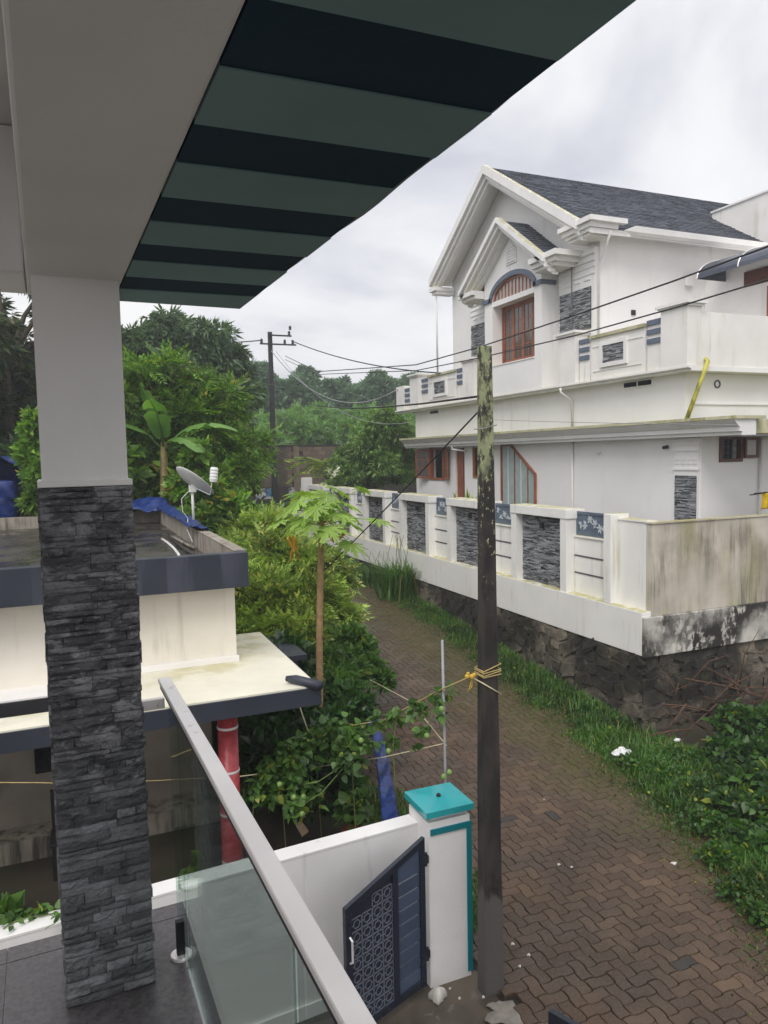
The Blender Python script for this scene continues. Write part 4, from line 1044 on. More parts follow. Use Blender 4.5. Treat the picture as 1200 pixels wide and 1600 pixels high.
tarp('blue_tarpaulin', lambda u, v: (1.55+.55*v+.05*wob(v, u), 10.9+5.7*u, 3.775+.10*u*math.sin(math.pi*min(1, v*1.2))-1.6*max(0, v-.4)+.5*abs(wob(u*2, v, 1))), 'blue tarpaulin draped over the roof parapet behind the dish', 50, 18)
tarp('blue_tarpaulin', lambda u, v: (-.2+2.0*u, 16.0+.9*v, 3.75+.22*math.sin(math.pi*v)+.7*wob(u*2, v*2, 2)), 'crumpled blue tarpaulin along the far edge of the flat roof')
tarp('blue_tarpaulin', lambda u, v: (-4.6+3.6*u, 17.2+1.5*v, 5.9-1.4*v*v-.75*u*u-.35*(1-v)+wob(u, v, 3)*1.4), 'large blue tarpaulin sheet over a shed behind the flat roof')
tarp('blue_tarpaulin', lambda u, v: (-4.6+3.5*u, 17.1+wob(u*2, v), 4.9-.55*u-.95*v+wob(u, v, 5)), 'hanging blue tarpaulin side of the shed behind the flat roof')
shd = thing('storage_shed', 'dark shed under the blue tarpaulin behind the flat roof', 'shed', (-3, 18, 0))
MB().box(-4.5, -1.1, 17.3, 19, 0, 4.2).build('shed_wall', MAT['room'], shd); MB().box(-4.6, -1.0, 17.25, 19.1, 4.2, 4.28).build('shed_roof', MAT['dark'], shd)
# tarp strip and boards at the lane side below the vine
A = onz(612, 1290, .25); B = onz(556, 1085, .45)
_T = [(564, 1085, 10.2), (580, 1140, 8.9), (588, 1190, 7.9), (594, 1245, 6.9), (598, 1290, 6.25)]
def strip_pt(u, v):
    k = min(3, int(u*4)); t = u*4-k; a, b = _T[k], _T[k+1]
    x, y, d = [a[i]+(b[i]-a[i])*t for i in range(3)]
    p = ony(x+(14+14*u)*v, y+6*v, d-.25*v)
    return (p.x+.03*wob(u*3, v), p.y+.06*wob(u*5, v*3, 1), max(.05, p.z+.3*wob(u*4, v*2, 2)))
tarp('blue_tarpaulin', strip_pt, 'blue tarpaulin strip edging the planted bed beside the lane', 40, 8)
tarp('blue_tarpaulin', lambda u, v: (3.1+.5*u+.2*wob(u, v), 10.4+.9*v, .95+.12*math.sin(3*u)+wob(u*2, v*2, 4)*.8-.3*v), 'bunched blue tarpaulin under the loose board', 16, 12)
bd = MB(); P = [onz(x, y, 1.05) for x, y in ((549, 1092), (572, 1088), (588, 1112), (574, 1116))]
bd.prism(P, (0, 0, .025)); tag(bd.build('loose_board', MAT['card']), 'pale loose board lying on the bunched tarpaulin', 'board')
bd = MB(); P = [onz(x, y, .35) for x, y in ((462, 1290), (470, 1284), (482, 1300), (472, 1308))]
bd.prism(P, (0, 0, .02)); tag(bd.build('loose_board', MAT['card']), 'small broken board behind the low white wall', 'board')

# ------------------------------------------------------------------ concrete block wall at the end of the lane
cw = thing('block_wall', 'tall bare concrete block wall across the end of the lane', 'wall', (9, 36.2, gz(36)))
BY = 36.0; z0w = gz(36)-.1
MB().box(3, 22, BY+.012, BY+.2, z0w, 5.34).build('wall_core', MAT['block_mortar'], cw)
MB().box(3, 22, BY-.03, BY+.23, 5.341, 5.42).build('coping', MAT['block_mortar'], cw)
bm = MB().box(-.195, .195, -.02, .05, -.105, .105); me = bpy.data.meshes.new('block'); me.from_pydata(bm.v, [], bm.f); me.update(); me.materials.append(MAT['block'])
rr = random.Random(21)
for r in range(9):
    for c in range(16):
        x = 6.3+.4*c+(.2 if r % 2 else 0)
        if 10.15 < x < 10.55: continue
        o = bpy.data.objects.new('block', me); COL.objects.link(o); o.parent = cw; o.matrix_parent_inverse = cw.matrix_basis.inverted()
        o.location = (x, BY+rr.uniform(-.006, .008), 5.20-.22*r); o.scale = (1, 1, 1); o.rotation_euler = (0, 0, rr.gauss(0, .01))
MB().box(10.2, 10.5, BY-.06, BY+.01, z0w, 5.34).build('pier', MAT['block'], cw)
MB().box(3, 22, BY-.05, BY+.01, z0w, 3.30).build('plinth', MAT['block_mortar'], cw)
def mural_material():
    m, nt, p, out = _nodes('flaking_mural'); geo = nt.nodes.new('ShaderNodeNewGeometry'); pos = geo.outputs['Position']
    c = _mix(nt, _range(nt, _noise(nt, pos, 2.2, 4), .45, .52), rgb(52, 48, 44), rgb(176, 178, 180))
    c = _mix(nt, _range(nt, _noise(nt, pos, 1.7, 2, .5, (1, 1, 1.6)), .5, .56), c, rgb(54, 112, 150))
    nt.links.new(c, p.inputs['Base Color']); p.inputs['Roughness'].default_value = .8; return m
MAT['mural'] = mural_material()
for (a, b_) in ((8.2, 9.0), (9.9, 11.4)): MB().box(a, b_, BY-.056, BY-.0505, 2.75, 3.28).build('painted_patch', MAT['mural'], cw)

# ------------------------------------------------------------------ utility poles and cables
def pole_material():
    m, nt, p, out = _nodes('lichen_concrete'); geo = nt.nodes.new('ShaderNodeNewGeometry'); pos = geo.outputs['Position']
    sx = nt.nodes.new('ShaderNodeSeparateXYZ'); nt.links.new(pos, sx.inputs[0]); z = sx.outputs[2]
    col = _mix(nt, _range(nt, _noise(nt, pos, 9, 5, .6, (1, 1, .3)), .35, .65), rgb(30, 28, 27), rgb(56, 51, 47))
    zz = _math(nt, 'ADD', z, _math(nt, 'MULTIPLY', _math(nt, 'SUBTRACT', _noise(nt, pos, 3.5, 5, .65, (1, 1, .35)), .5), 2.4))
    li = _math(nt, 'MULTIPLY', _range(nt, zz, 4.4, 5.0), _range(nt, _noise(nt, pos, 13, 6, .75, (1, 1, .4)), .43, .55))
    col = _mix(nt, _math(nt, 'MULTIPLY', li, .95), col, rgb(148, 156, 116))
    sp = _math(nt, 'MULTIPLY', _range(nt, z, 3.3, 4.2), _range(nt, _noise(nt, pos, 34, 3, .6, (1, 1, .6)), .60, .66))
    col = _mix(nt, sp, col, rgb(170, 168, 132))
    z2 = _math(nt, 'ADD', z, _math(nt, 'MULTIPLY', _math(nt, 'SUBTRACT', _noise(nt, pos, 8, 4, .6, (1, 1, .15)), .5), .5))
    col = _mix(nt, _math(nt, 'MULTIPLY', _range(nt, z2, .98, .90), .85), col, rgb(92, 88, 86))
    nt.links.new(col, p.inputs['Base Color']); p.inputs['Roughness'].default_value = .7
    bp = nt.nodes.new('ShaderNodeBump'); bp.inputs['Strength'].default_value = .4; bp.inputs['Distance'].default_value = .01
    nt.links.new(_noise(nt, pos, 30, 5), bp.inputs['Height']); nt.links.new(bp.outputs[0], p.inputs['Normal'])
    return m
MAT['pole'] = pole_material()
PX, PY = 3.215, 5.42
pt = thing('utility_pole', 'dark tarred concrete pole with green lichen top beside the gate pillar', 'pole', (PX, PY, 0))
def shaft(x, y, z0, z1, wx0, wy0, wx1, wy1, n=14):
    b = MB(); rr = random.Random(3)
    for k in range(n+1):
        t = k/n; z = z0+(z1-z0)*t; hx, hy = (wx0+(wx1-wx0)*t)/2, (wy0+(wy1-wy0)*t)/2; c = .012
        j = lambda: rr.uniform(-.0025, .0025)
        P = [(-hx+c, -hy), (hx-c, -hy), (hx, -hy+c), (hx, hy-c), (hx-c, hy), (-hx+c, hy), (-hx, hy-c), (-hx, -hy+c)]
        b.v += [(x+a+j(), y+d+j(), z) for a, d in P]
        if k:
            o = (k-1)*8; b.f += [(o+i, o+(i+1) % 8, o+8+(i+1) % 8, o+8+i) for i in range(8)]
    b.f += [tuple(range(8))[::-1], tuple(n*8+i for i in range(8))]
    return b
shaft(PX, PY, -.2, 5.69, .20, .155, .105, .085).build('shaft', MAT['pole'], pt)
def ring(z, t0, r=.006, m=MAT['rope_y'], tilt=.0):
    s = 1-z/5.7*.38; hx, hy = .10*s+.008, .0775*s+.008
    P = [(-hx, -hy), (hx, -hy), (hx, hy), (-hx, hy), (-hx, -hy)]
    return [(PX+a, PY+d, z+tilt*(a/hx)*.5+t0*i) for i, (a, d) in enumerate(P)]
def rope(name, pts, r, m, label, sag=0, n=14, cat='rope', group=None):
    if sag and len(pts) == 2:
        a, b = Vector(pts[0]), Vector(pts[1]); pts = [a.lerp(b, k/n)-Vector((0, 0, sag*4*(k/n)*(1-k/n))) for k in range(n+1)]
    return tag(MB().tube(pts, r, 6).build(name, m, smooth=True), label, cat, group)
tie = ony(758, 1045, PY).z
pk_ = []
for k, (dz, ti) in enumerate(((.02, .05), (-.01, .02), (-.03, .03), (-.05, .01))): pk_ += ring(tie+dz, .002, tilt=ti)
rope('pole_rope', pk_, .006, MAT['rope_y'], 'yellowish rope wound several times around the dark pole')
rope('pole_rope', ring(tie-.16, .0, tilt=-.12), .006, MAT['rope_w'], 'single loose pale rope loop slung below the wound rope')
rope('pole_wire', ring(5.02, 0, tilt=.03), .004, MAT['cable_g'], 'thin grey wire tied around the lichen covered pole top', cat='wire')
kn = MB(); rr = random.Random(8); kc = Vector((PX-.16, PY-.02, tie-.03))
for k in range(6): kn.ball(kc+Vector((rr.uniform(-.06, .05), rr.uniform(-.02, .02), rr.uniform(-.02, .02))), rr.uniform(.014, .024), 8, 5)
kn.tube([kc, kc+Vector((-.03, 0, -.1)), kc+Vector((-.06, 0, -.14)), kc+Vector((-.01, 0, -.1)), kc], .004, 6)
MAT['rope_knot'] = mat('orange_yellow_rope', rgb(206, 168, 70), .8, .2, 30)
tag(kn.build('rope_knot', MAT['rope_knot'], smooth=True), 'bunched yellow rope knot beside the dark pole', 'knot')
FPx, FPy = 7.92, 31.0
fp = thing('utility_pole', 'distant dark pole with crossarm standing before the block wall', 'pole', (FPx, FPy, gz(31)))
shaft(FPx, FPy, gz(31)-.2, 10.1, .24, .2, .17, .14).build('shaft', MAT['cable'], fp)
for (z, a, b_) in ((9.55, -.95, 1.1), (9.92, -.25, .9)):
    MB().box(FPx+a*.5, FPx+b_, FPy-.16, FPy-.10, z, z+.06).build('crossarm', MAT['dark'], fp)
for (x, z) in ((FPx-.4, 9.61), (FPx+.95, 9.61), (FPx+.6, 9.61), (FPx+.8, 9.98), (FPx+.85, 10.2)):
    MB().lathe((x, FPy-.13, z), [(.03, 0), (.07, .04), (.04, .08), (.065, .12), (.03, .18)], 10).build('insulator', MAT['dark'], fp)
G = 'overhead cables across the lane'
fa = Vector((FPx+.9, FPy-.13, 9.75)); fb = Vector((FPx+.6, FPy-.13, 9.70))
rope('overhead_cable', [fa, onx(690, 583, 11.15)], .022, MAT['cable'], 'thick black cable from the far pole crossarm to the white house parapet', .25, cat='cable', group=G)
def cable_px(pl, X, r, m, label, name='overhead_cable'):
    P = [onx(x, y, X) for x, y in pl]; return P
w1 = [onx(x, y, 8.5) for x, y in ((1290, 347), (1200, 385), (1050, 440), (900, 492), (750, 542), (650, 570))]
w2 = [onx(x, y, 8.5) for x, y in ((1290, 408), (1200, 437), (1050, 482), (900, 524), (750, 559), (650, 579))]
rope('overhead_cable', w1+[Vector((8.4, 26, 7.9)), fb+Vector((0, 0, -.6))], .014, MAT['cable'], 'upper dark cable crossing before the house gable window', cat='cable', group=G)
rope('overhead_cable', w2+[Vector((8.4, 26, 7.8)), fb+Vector((0, 0, -.75))], .012, MAT['cable'], 'lower dark cable crossing before the balcony parapet', cat='cable', group=G)
rope('overhead_cable', [Vector((PX-.05, PY, ony(743, 619, PY).z)), Vector((FPx, FPy-.1, 7.95))], .010, MAT['cable'], 'black cable between the lichen topped pole and the far pole', .45, cat='cable', group=G)
rope('overhead_cable', [Vector((PX-.05, PY, ony(743, 640, PY).z)), ony(500, 898, 11.0)], .008, MAT['cable'], 'black stay wire slanting from the lichen topped pole into the shrubs', .02, cat='cable', group=G)
rope('overhead_cable', [Vector((FPx, FPy-.13, 9.3)), onx(622, 608, 11.15)], .018, MAT['cable_g'], 'pale cable sagging from the far pole to the balcony end', 1.2, cat='cable', group=G)
rope('overhead_cable', [Vector((FPx+.2, FPy-.13, 9.3)), onx(640, 660, 11.2)], .010, MAT['cable_g'], 'thin pale cable dropping from the far pole to the ground floor cornice', 1.0, cat='cable', group=G)
rope('overhead_cable', [Vector((FPx-.4, FPy-.13, 9.72)), ony(340, 541, 30)-Vector((2, 0, 0))], .022, MAT['cable'], 'black cable leaving the far pole crossarm behind the tall tree', .05, cat='cable', group=G)
rope('overhead_cable', [onx(745, 655, 10.5), onx(1150, 664, 10.5)], .007, MAT['cable_g'], 'thin grey wire along the front of the ground floor cornice', .02, cat='cable', group=G)
# rods and lines that carry the vine
st = ony(691, 1000, 6.6); rope('vine_stake', [Vector((st.x+.03, 6.6, -.1)), Vector((st.x, 6.6, st.z))], .014, MAT['cable_g'], 'upright grey pipe stake carrying the vine behind the gate pillar', cat='stake')
VL = [Vector((PX-.09, PY, tie-.03)), ony(690, 1077, 6.6), ony(600, 1125, 7.4), ony(500, 1142, 8.4), ony(430, 1205, 8.1), ony(372, 1250, 7.75)]
rope('vine_line', VL, .007, MAT['rope_y'], 'yellow line from the pole knot through the vine to the porch column')
rope('vine_line', [ony(375, 1213, 7.6), ony(498, 1198, 8.4), ony(600, 1183, 7.2), ony(692, 1162, 6.6)], .005, MAT['rope_w'], 'pale straight line from the porch column to the upright stake')
rope('vine_line', [ony(578, 1062, 9.2), ony(640, 1095, 7.8), ony(698, 1165, 6.6)], .005, MAT['rope_w'], 'pale line running from the shrubs over the pavers to the stake')
rope('vine_line', [ony(465, 1095, 8.2), ony(484, 1150, 8.1)], .007, MAT['rope_w'], 'short pale cord slanting beside the papaya trunk')
rope('twine_line', [ony(-250, 1222, 6.7), ony(60, 1223, 6.7), ony(93, 1224, 6.7), ony(240, 1220, 7.2), ony(372, 1213, 7.75)], .0045, MAT['rope_y'], 'yellow twine stretched across the porch front behind the stone pillar')
# ------------------------------------------------------------------ plants
def t_simple(w=.45, f=.06, d=.12, m=.42):
    V = np.array([(0, 0, 0), (-w/2, m, f), (0, m+.04, 0), (w/2, m, f), (0, 1, -d)], float)
    return V, np.array([(0, 2, 1), (1, 2, 4), (0, 3, 2), (3, 4, 2)])
def t_join(parts):
    V, F, o = [], [], 0
    for v, f in parts: V.append(v); F.append(f+o); o += len(v)
    return np.concatenate(V), np.concatenate(F)
def t_whorl(n=7, w=.22, spread=1.0, seed=0):
    r = np.random.RandomState(seed); P = []
    for k in range(n):
        v, f = t_simple(w, .03, .25); L = r.uniform(.7, 1.05); v = v*[L, L, L]
        a = 2*math.pi*k/n+r.uniform(-.4, .4); s = spread*r.uniform(.55, 1.15)
        c, sn = math.cos(s), math.sin(s); v = np.stack([v[:, 0], v[:, 1]*c-v[:, 2]*sn, v[:, 1]*sn+v[:, 2]*c], 1)
        ca, sa = math.cos(a), math.sin(a); v = np.stack([v[:, 0]*ca+v[:, 2]*sa, v[:, 1], -v[:, 0]*sa+v[:, 2]*ca], 1)
        P.append((v, f))
    return t_join(P)
def t_pinnate(n=8, ll=.3, w=.34, droop=.35, seed=0):
    r = np.random.RandomState(seed); P = []
    for k in range(n):
        t = .15+.85*(k+.5)/n; base = np.array([0, t, -droop*t*t]); L = ll*(1.05-.5*abs(t-.5))
        for s in (-1, 1):
            v = np.array([(0, 0, 0), (-w/2, .45, .03), (0, 1, -.18), (w/2, .45, .03)])*L
            a = s*math.radians(58+r.uniform(-10, 10)); c, sn = math.cos(a), math.sin(a)
            v = np.stack([v[:, 0]*c+v[:, 1]*sn, -v[:, 0]*sn+v[:, 1]*c, v[:, 2]], 1)+base
            P.append((v, np.array([(0, 1, 2), (0, 2, 3)])))
    v, f = t_simple(w, .02, .1); P.append((v*ll*1.1+[0, 1, -droop], f))
    return t_join(P)
def foliage(pts, dirs, sizes, tmpl, seed=0, upbias=1., roll=.5):
    r = np.random.RandomState(seed); T, Fm = tmpl; N = len(pts)
    y = dirs/np.maximum(1e-6, np.linalg.norm(dirs, axis=1))[:, None]
    up = np.array([0, 0, upbias])+r.randn(N, 3)*roll
    z = up-y*np.sum(up*y, 1)[:, None]; z /= np.maximum(1e-6, np.linalg.norm(z, axis=1))[:, None]
    x = np.cross(y, z)
    V = pts[:, None, :]+sizes[:, None, None]*(T[None, :, 0:1]*x[:, None, :]+T[None, :, 1:2]*y[:, None, :]+T[None, :, 2:3]*z[:, None, :])
    F = Fm[None, :, :]+(np.arange(N)*len(T))[:, None, None]
    return V.reshape(-1, 3), F.reshape(-1, 3)
def clump_points(clumps, n, seed, shell=.55, upcut=-.75, power=.5):
    r = np.random.RandomState(seed); C = np.array(clumps, float)
    wgt = (C[:, 3]*C[:, 4]+C[:, 3]*C[:, 5]+C[:, 4]*C[:, 5]); idx = r.choice(len(C), n, p=wgt/wgt.sum())
    d = r.randn(n, 3); d /= np.linalg.norm(d, axis=1)[:, None]
    d[:, 2] = np.where(d[:, 2] < upcut, -d[:, 2], d[:, 2])
    rad = shell+(1-shell)*r.rand(n)**power
    ph = r.rand(len(C), 3)*6.3
    bump_ = 1+.16*np.sin(5*d[:, 0]+ph[idx, 0])*np.sin(5*d[:, 1]+ph[idx, 1])+.12*np.sin(9*d[:, 2]+ph[idx, 2])
    p = C[idx, :3]+d*C[idx, 3:]*(rad*bump_)[:, None]
    return p, d, idx
def mk_leaves(name, clumps, n, size, tmpl, m, parent, seed=0, out=.7, rnd=.6, down=0., shell=.55, upbias=1., roll=.5, sv=.3, upcut=-.75, kind=None, local=False):
    r = np.random.RandomState(seed+1000)
    p, d, idx = clump_points(clumps, n, seed, shell, upcut)
    dirs = d*out+r.randn(n, 3)*rnd+np.array([0, 0, -down]); s = size*(1+sv*r.randn(n)).clip(.4, 1.8)
    V, F = foliage(p, dirs, s, tmpl, seed, upbias, roll)
    return obj(name, np_mesh(name, V, F, 3), m, parent, local=local, kind=kind)
def limbs(base, clumps, r0, seed, split=.45, joint=None, n=5):
    rr = random.Random(seed); b = MB(); base = Vector(base)
    top = Vector((sum(c[0] for c in clumps)/len(clumps), sum(c[1] for c in clumps)/len(clumps), max(c[2] for c in clumps)))
    fork = base.lerp(top, split) if joint is None else Vector(joint)
    mid = base.lerp(fork, .5)+Vector((rr.uniform(-1, 1), rr.uniform(-1, 1), 0))*r0*1.2
    b.tube([base-Vector((0, 0, .15)), base+(mid-base)*.3, mid, fork, fork.lerp(top, .6), top], [r0*1.35, r0*1.05, r0*.9, r0*.75, r0*.4, r0*.12], 9)
    for c in clumps:
        e_ = Vector(c[:3]); t = rr.uniform(.0, .5); s = fork.lerp(top, t)
        m_ = s.lerp(e_, .5)+Vector((rr.uniform(-.2, .2), rr.uniform(-.2, .2), rr.uniform(.0, .3)))*(e_-s).length*.3
        b.tube([s, m_, e_], [r0*.42, r0*.28, r0*.1], 6)
        for q in range(3):
            d = Vector((rr.uniform(-1, 1)*c[3], rr.uniform(-1, 1)*c[4], rr.uniform(-.3, 1)*c[5]))*.8
            b.tube([m_.lerp(e_, .6), e_+d*.5, e_+d], [r0*.16, r0*.1, r0*.04], 5)
    return b
def tree(name, label, cat, base, clumps, n, size, tmpl, m, bark, r0, seed, group=None, crown='crown', joint=None, **kw):
    t = thing(name, label, cat, tuple(base), 0, group)
    limbs(base, clumps, r0, seed, joint=joint).build('trunk', bark, t, smooth=True)
    mk_leaves(crown, clumps, n, size, tmpl, m, t, seed, **kw)
    return t
def blobs(seed, n, c, ext, r):
    rr = random.Random(seed); L = []
    for k in range(n):
        while True:
            d = [rr.uniform(-1, 1) for _ in range(3)]
            if sum(q*q for q in d) < 1: break
        s = r*rr.uniform(.7, 1.25); L.append((c[0]+d[0]*ext[0], c[1]+d[1]*ext[1], c[2]+d[2]*ext[2], s, s, s*.8))
    return L

LM = {}
LM['mango'] = leafmat('mango_leaf', rgb(40, 56, 32), rgb(76, 98, 52), rgb(110, 96, 40), .05, big=.3)
LM['tall'] = leafmat('tall_tree_leaf', rgb(64, 88, 64), rgb(106, 130, 96), big=.3)
LM['bright'] = leafmat('bright_leaf', rgb(62, 102, 38), rgb(132, 168, 64), rgb(176, 160, 70), .025, big=.4)
LM['feather'] = leafmat('feathery_leaf', rgb(86, 120, 48), rgb(178, 198, 96), rgb(188, 186, 92), .08, big=.5, trans=.22)
LM['rubber'] = leafmat('rubber_leaf', rgb(66, 96, 74), rgb(104, 134, 104), big=.3, trans=.35)
LM['mid'] = leafmat('mid_tree_leaf', rgb(84, 126, 70), rgb(134, 168, 100), big=.35, trans=.35)
LM['dark'] = leafmat('dark_round_leaf', rgb(72, 110, 54), rgb(138, 170, 88), rgb(120, 104, 40), .02, big=.35)
LM['papaya'] = leafmat('papaya_leaf', rgb(116, 156, 72), rgb(176, 198, 104), big=.2, trans=.35)
LM['papaya_y'] = leafmat('papaya_yellow_leaf', rgb(206, 166, 56), rgb(150, 98, 40), big=.3)
LM['banana'] = leafmat('banana_leaf', rgb(70, 116, 48), rgb(116, 156, 78), big=.2, trans=.35, rough=.35)
LM['vine'] = leafmat('vine_leaf', rgb(44, 76, 30), rgb(96, 132, 60), rgb(140, 150, 60), .05, big=.3)
LM['weed'] = leafmat('weed_leaf', rgb(34, 66, 22), rgb(74, 112, 40), rgb(140, 150, 40), .05, big=.35)
LM['grass'] = leafmat('grass_blade', rgb(42, 80, 24), rgb(90, 132, 44), rgb(136, 126, 66), .05, big=.4, trans=.3)
LM['under'] = leafmat('undergrowth_leaf', rgb(30, 56, 24), rgb(58, 92, 40), big=.4)
LM['flower'] = leafmat('white_petal', rgb(232, 232, 226), rgb(214, 216, 206), big=.05)
MAT['fruit'] = mat('green_fruit', rgb(118, 146, 76), .4, .2, 20)
MAT['stem_g'] = mat('green_stem', rgb(104, 122, 62), .5, .2, 12)
MAT['pseudostem'] = mat('banana_stem', rgb(120, 106, 62), .6, .35, 5, stains=[(rgb(74, 46, 30), (4, 4, .8), .45, .62, .8)])

W7 = t_whorl(7, .24, 1.05, 1); W6 = t_whorl(6, .36, 1.0, 2); W5 = t_whorl(5, .5, 1.05, 3)
S1 = t_simple(.5); S2 = t_simple(.62, .05, .2); PN = t_pinnate(8, .30, .36, .4, 1); PN2 = t_pinnate(6, .36, .42, .35, 2); 
def t_ovate(w=.8, f=.07, d=.18):
    O = [(0, -.02), (-.30, .04), (-.48, .24), (-.42, .52), (-.2, .80), (0, 1), (.2, .80), (.42, .52), (.48, .24), (.30, .04)]
    V = [(0, .34, -.02)]+[(x*w, y, f*abs(x)*2-d*y*y) for x, y in O]
    return np.array(V, float), np.array([(0, 1+k, 1+(k+1) % 10) for k in range(10)])
SH = t_ovate()

# dark mango trees behind the flat roof (seen left of the pillar)
c = blobs(1, 15, (-1.9, 23, 8.0), (3.0, 2.2, 2.9), 1.05)
tree('mango_tree', 'dark mango tree with sky gaps behind the flat roof and blue tarpaulin', 'tree', (-1.2, 23, gz(23)), c, 5200, .34, W7, LM['mango'], MAT['bark'], .24, 1, joint=(-1.6, 23, 6.0), down=.5, shell=.3)
c = blobs(4, 9, (-3.8, 20, 5.6), (1.8, 1.4, 1.6), .9)
tree('mango_tree', 'low dark mango tree beside the tarpaulin covered shed', 'tree', (-3.4, 20.4, gz(20)), c, 2600, .32, W7, LM['mango'], MAT['bark'], .16, 2, down=.5, shell=.3)
# tall drooping tree
c = [(3.1, 25.2, 8.7, 1.0, 1.0, .85), (4.3, 25.2, 8.5, .95, .9, .85), (2.1, 25, 8.1, .9, .9, .8), (3.7, 25, 7.7, 1.3, 1.0, .9), (5.1, 25.3, 7.8, .75, .8, .7), (5.5, 25.4, 7.0, .65, .7, .6), (4.6, 25, 6.6, 1.2, 1, .8), (1.2, 25, 7.2, 1, 1, .9), (2.6, 25, 6.8, 1.2, 1, 1), (.4, 25, 8.6, .8, .8, .8)]
tree('tall_tree', 'tall grey green tree with drooping narrow leaves rising above the banana', 'tree', (3.2, 25.2, gz(25)), c, 4600, .34, W7, LM['tall'], MAT['bark'], .2, 3, down=.75, shell=.35, sv=.2)
# bright leafy trees
c = [(1.5, 18.6, 6.6, .55, .6, .4), (2.2, 18.2, 6.95, .5, .6, .35), (2.9, 18.6, 6.5, .55, .6, .4), (3.5, 18.2, 6.3, .4, .5, .3), (1.1, 18.2, 5.9, .5, .6, .4), (1.9, 18.3, 6.1, .5, .5, .35), (2.5, 18.0, 5.8, .55, .6, .4), (2.9, 18.1, 5.9, .4, .5, .3), (3.2, 18.0, 5.3, .55, .7, .4), (3.8, 17.9, 5.0, .45, .5, .35), (4.25, 17.9, 5.2, .22, .3, .15), (3.3, 17.6, 4.4, .45, .6, .4), (3.7, 17.7, 4.6, .35, .4, .25), (4.1, 17.8, 4.75, .25, .3, .2)]
_rr = random.Random(91); c = [(q[0], q[1], q[2], q[3]*.75, q[4]*.75, q[5]*.5) for q in c]
for _k in range(16):
    _x = _rr.uniform(.7, 3.5); c.append((_x, 18.3+_rr.uniform(-.6, .6), _rr.uniform(4.7, 7.15-.25*abs(_x-2.1)), _rr.uniform(.3, .5), _rr.uniform(.3, .5), _rr.uniform(.12, .2)))
tree('leafy_tree', 'bright green leafy tree spreading over the lane behind the dish', 'tree', (2.9, 18.4, gz(18)), c, 3600, .32, PN2, LM['bright'], MAT['bark_red'], .10, 5, shell=.5, down=.25, rnd=.45, upcut=-.35)
c = [(2.8, 16.6, 4.3, .4, .45, .35), (3.2, 16.4, 3.7, .4, .4, .35), (2.6, 16.4, 3.4, .45, .45, .4), (3.05, 16.3, 2.8, .5, .5, .4), (2.3, 16.9, 4.1, .4, .4, .4), (3.3, 16.5, 2.3, .45, .5, .5), (3.1, 16.2, 1.7, .6, .6, .5), (2.5, 16.5, 4.8, .3, .3, .3)]
tree('leafy_shrub', 'bright green leafy shrub beside the draped tarpaulin', 'shrub', (2.9, 16.6, gz(16.6)), c, 2400, .2, W5, LM['bright'], MAT['bark'], .06, 6, crown='foliage', shell=.5, down=.2, upcut=-.4)
c = [(.9, 18.0, 4.6, .6, .7, .7), (.5, 18.4, 3.9, .7, .8, .7), (1.6, 18.4, 4.1, .7, .8, .7), (2.2, 18.2, 4.6, .6, .7, .6), (1.2, 18.2, 5.2, .6, .6, .5)]
tree('leafy_shrub', 'green shrub with reddish stems around the banana stem', 'shrub', (1.2, 18.3, gz(18)), c, 2000, .24, W5, LM['bright'], MAT['bark_red'], .07, 7, crown='foliage', shell=.4)
p_ = ony(48, 740, 17.0)
c = [(p_.x+.1, 16.9, 5.5, .2, .2, .3), (p_.x-.02, 16.9, 5.0, .22, .2, .3), (p_.x+.08, 16.8, 4.5, .22, .2, .3), (p_.x+.05, 16.8, 4.0, .2, .2, .3)]
tree('leafy_shrub', 'yellow green shrub growing at the edge of the blue tarpaulin sheet', 'shrub', (p_.x, 17, gz(17)), c, 420, .2, W5, LM['bright'], MAT['bark'], .03, 8, crown='foliage')
# undergrowth wall behind the flat roof
c = blobs(31, 12, (1.0, 20.5, 4.0), (3.2, .9, 1.4), .8)
tree('undergrowth_tree', 'dark leafy thicket filling the space behind the banana', 'tree', (1, 20.6, gz(20)), c, 3200, .30, W6, LM['under'], MAT['bark'], .1, 9, shell=.3)
c = blobs(32, 9, (3.6, 23.0, 4.0), (1.5, 1.0, 1.8), .7)
tree('leafy_tree', 'mid green tree before the block wall beside the far pole', 'tree', (3.6, 23.0, gz(23)), c, 2600, .28, W6, LM['bright'], MAT['bark'], .14, 10, shell=.35, down=.2)

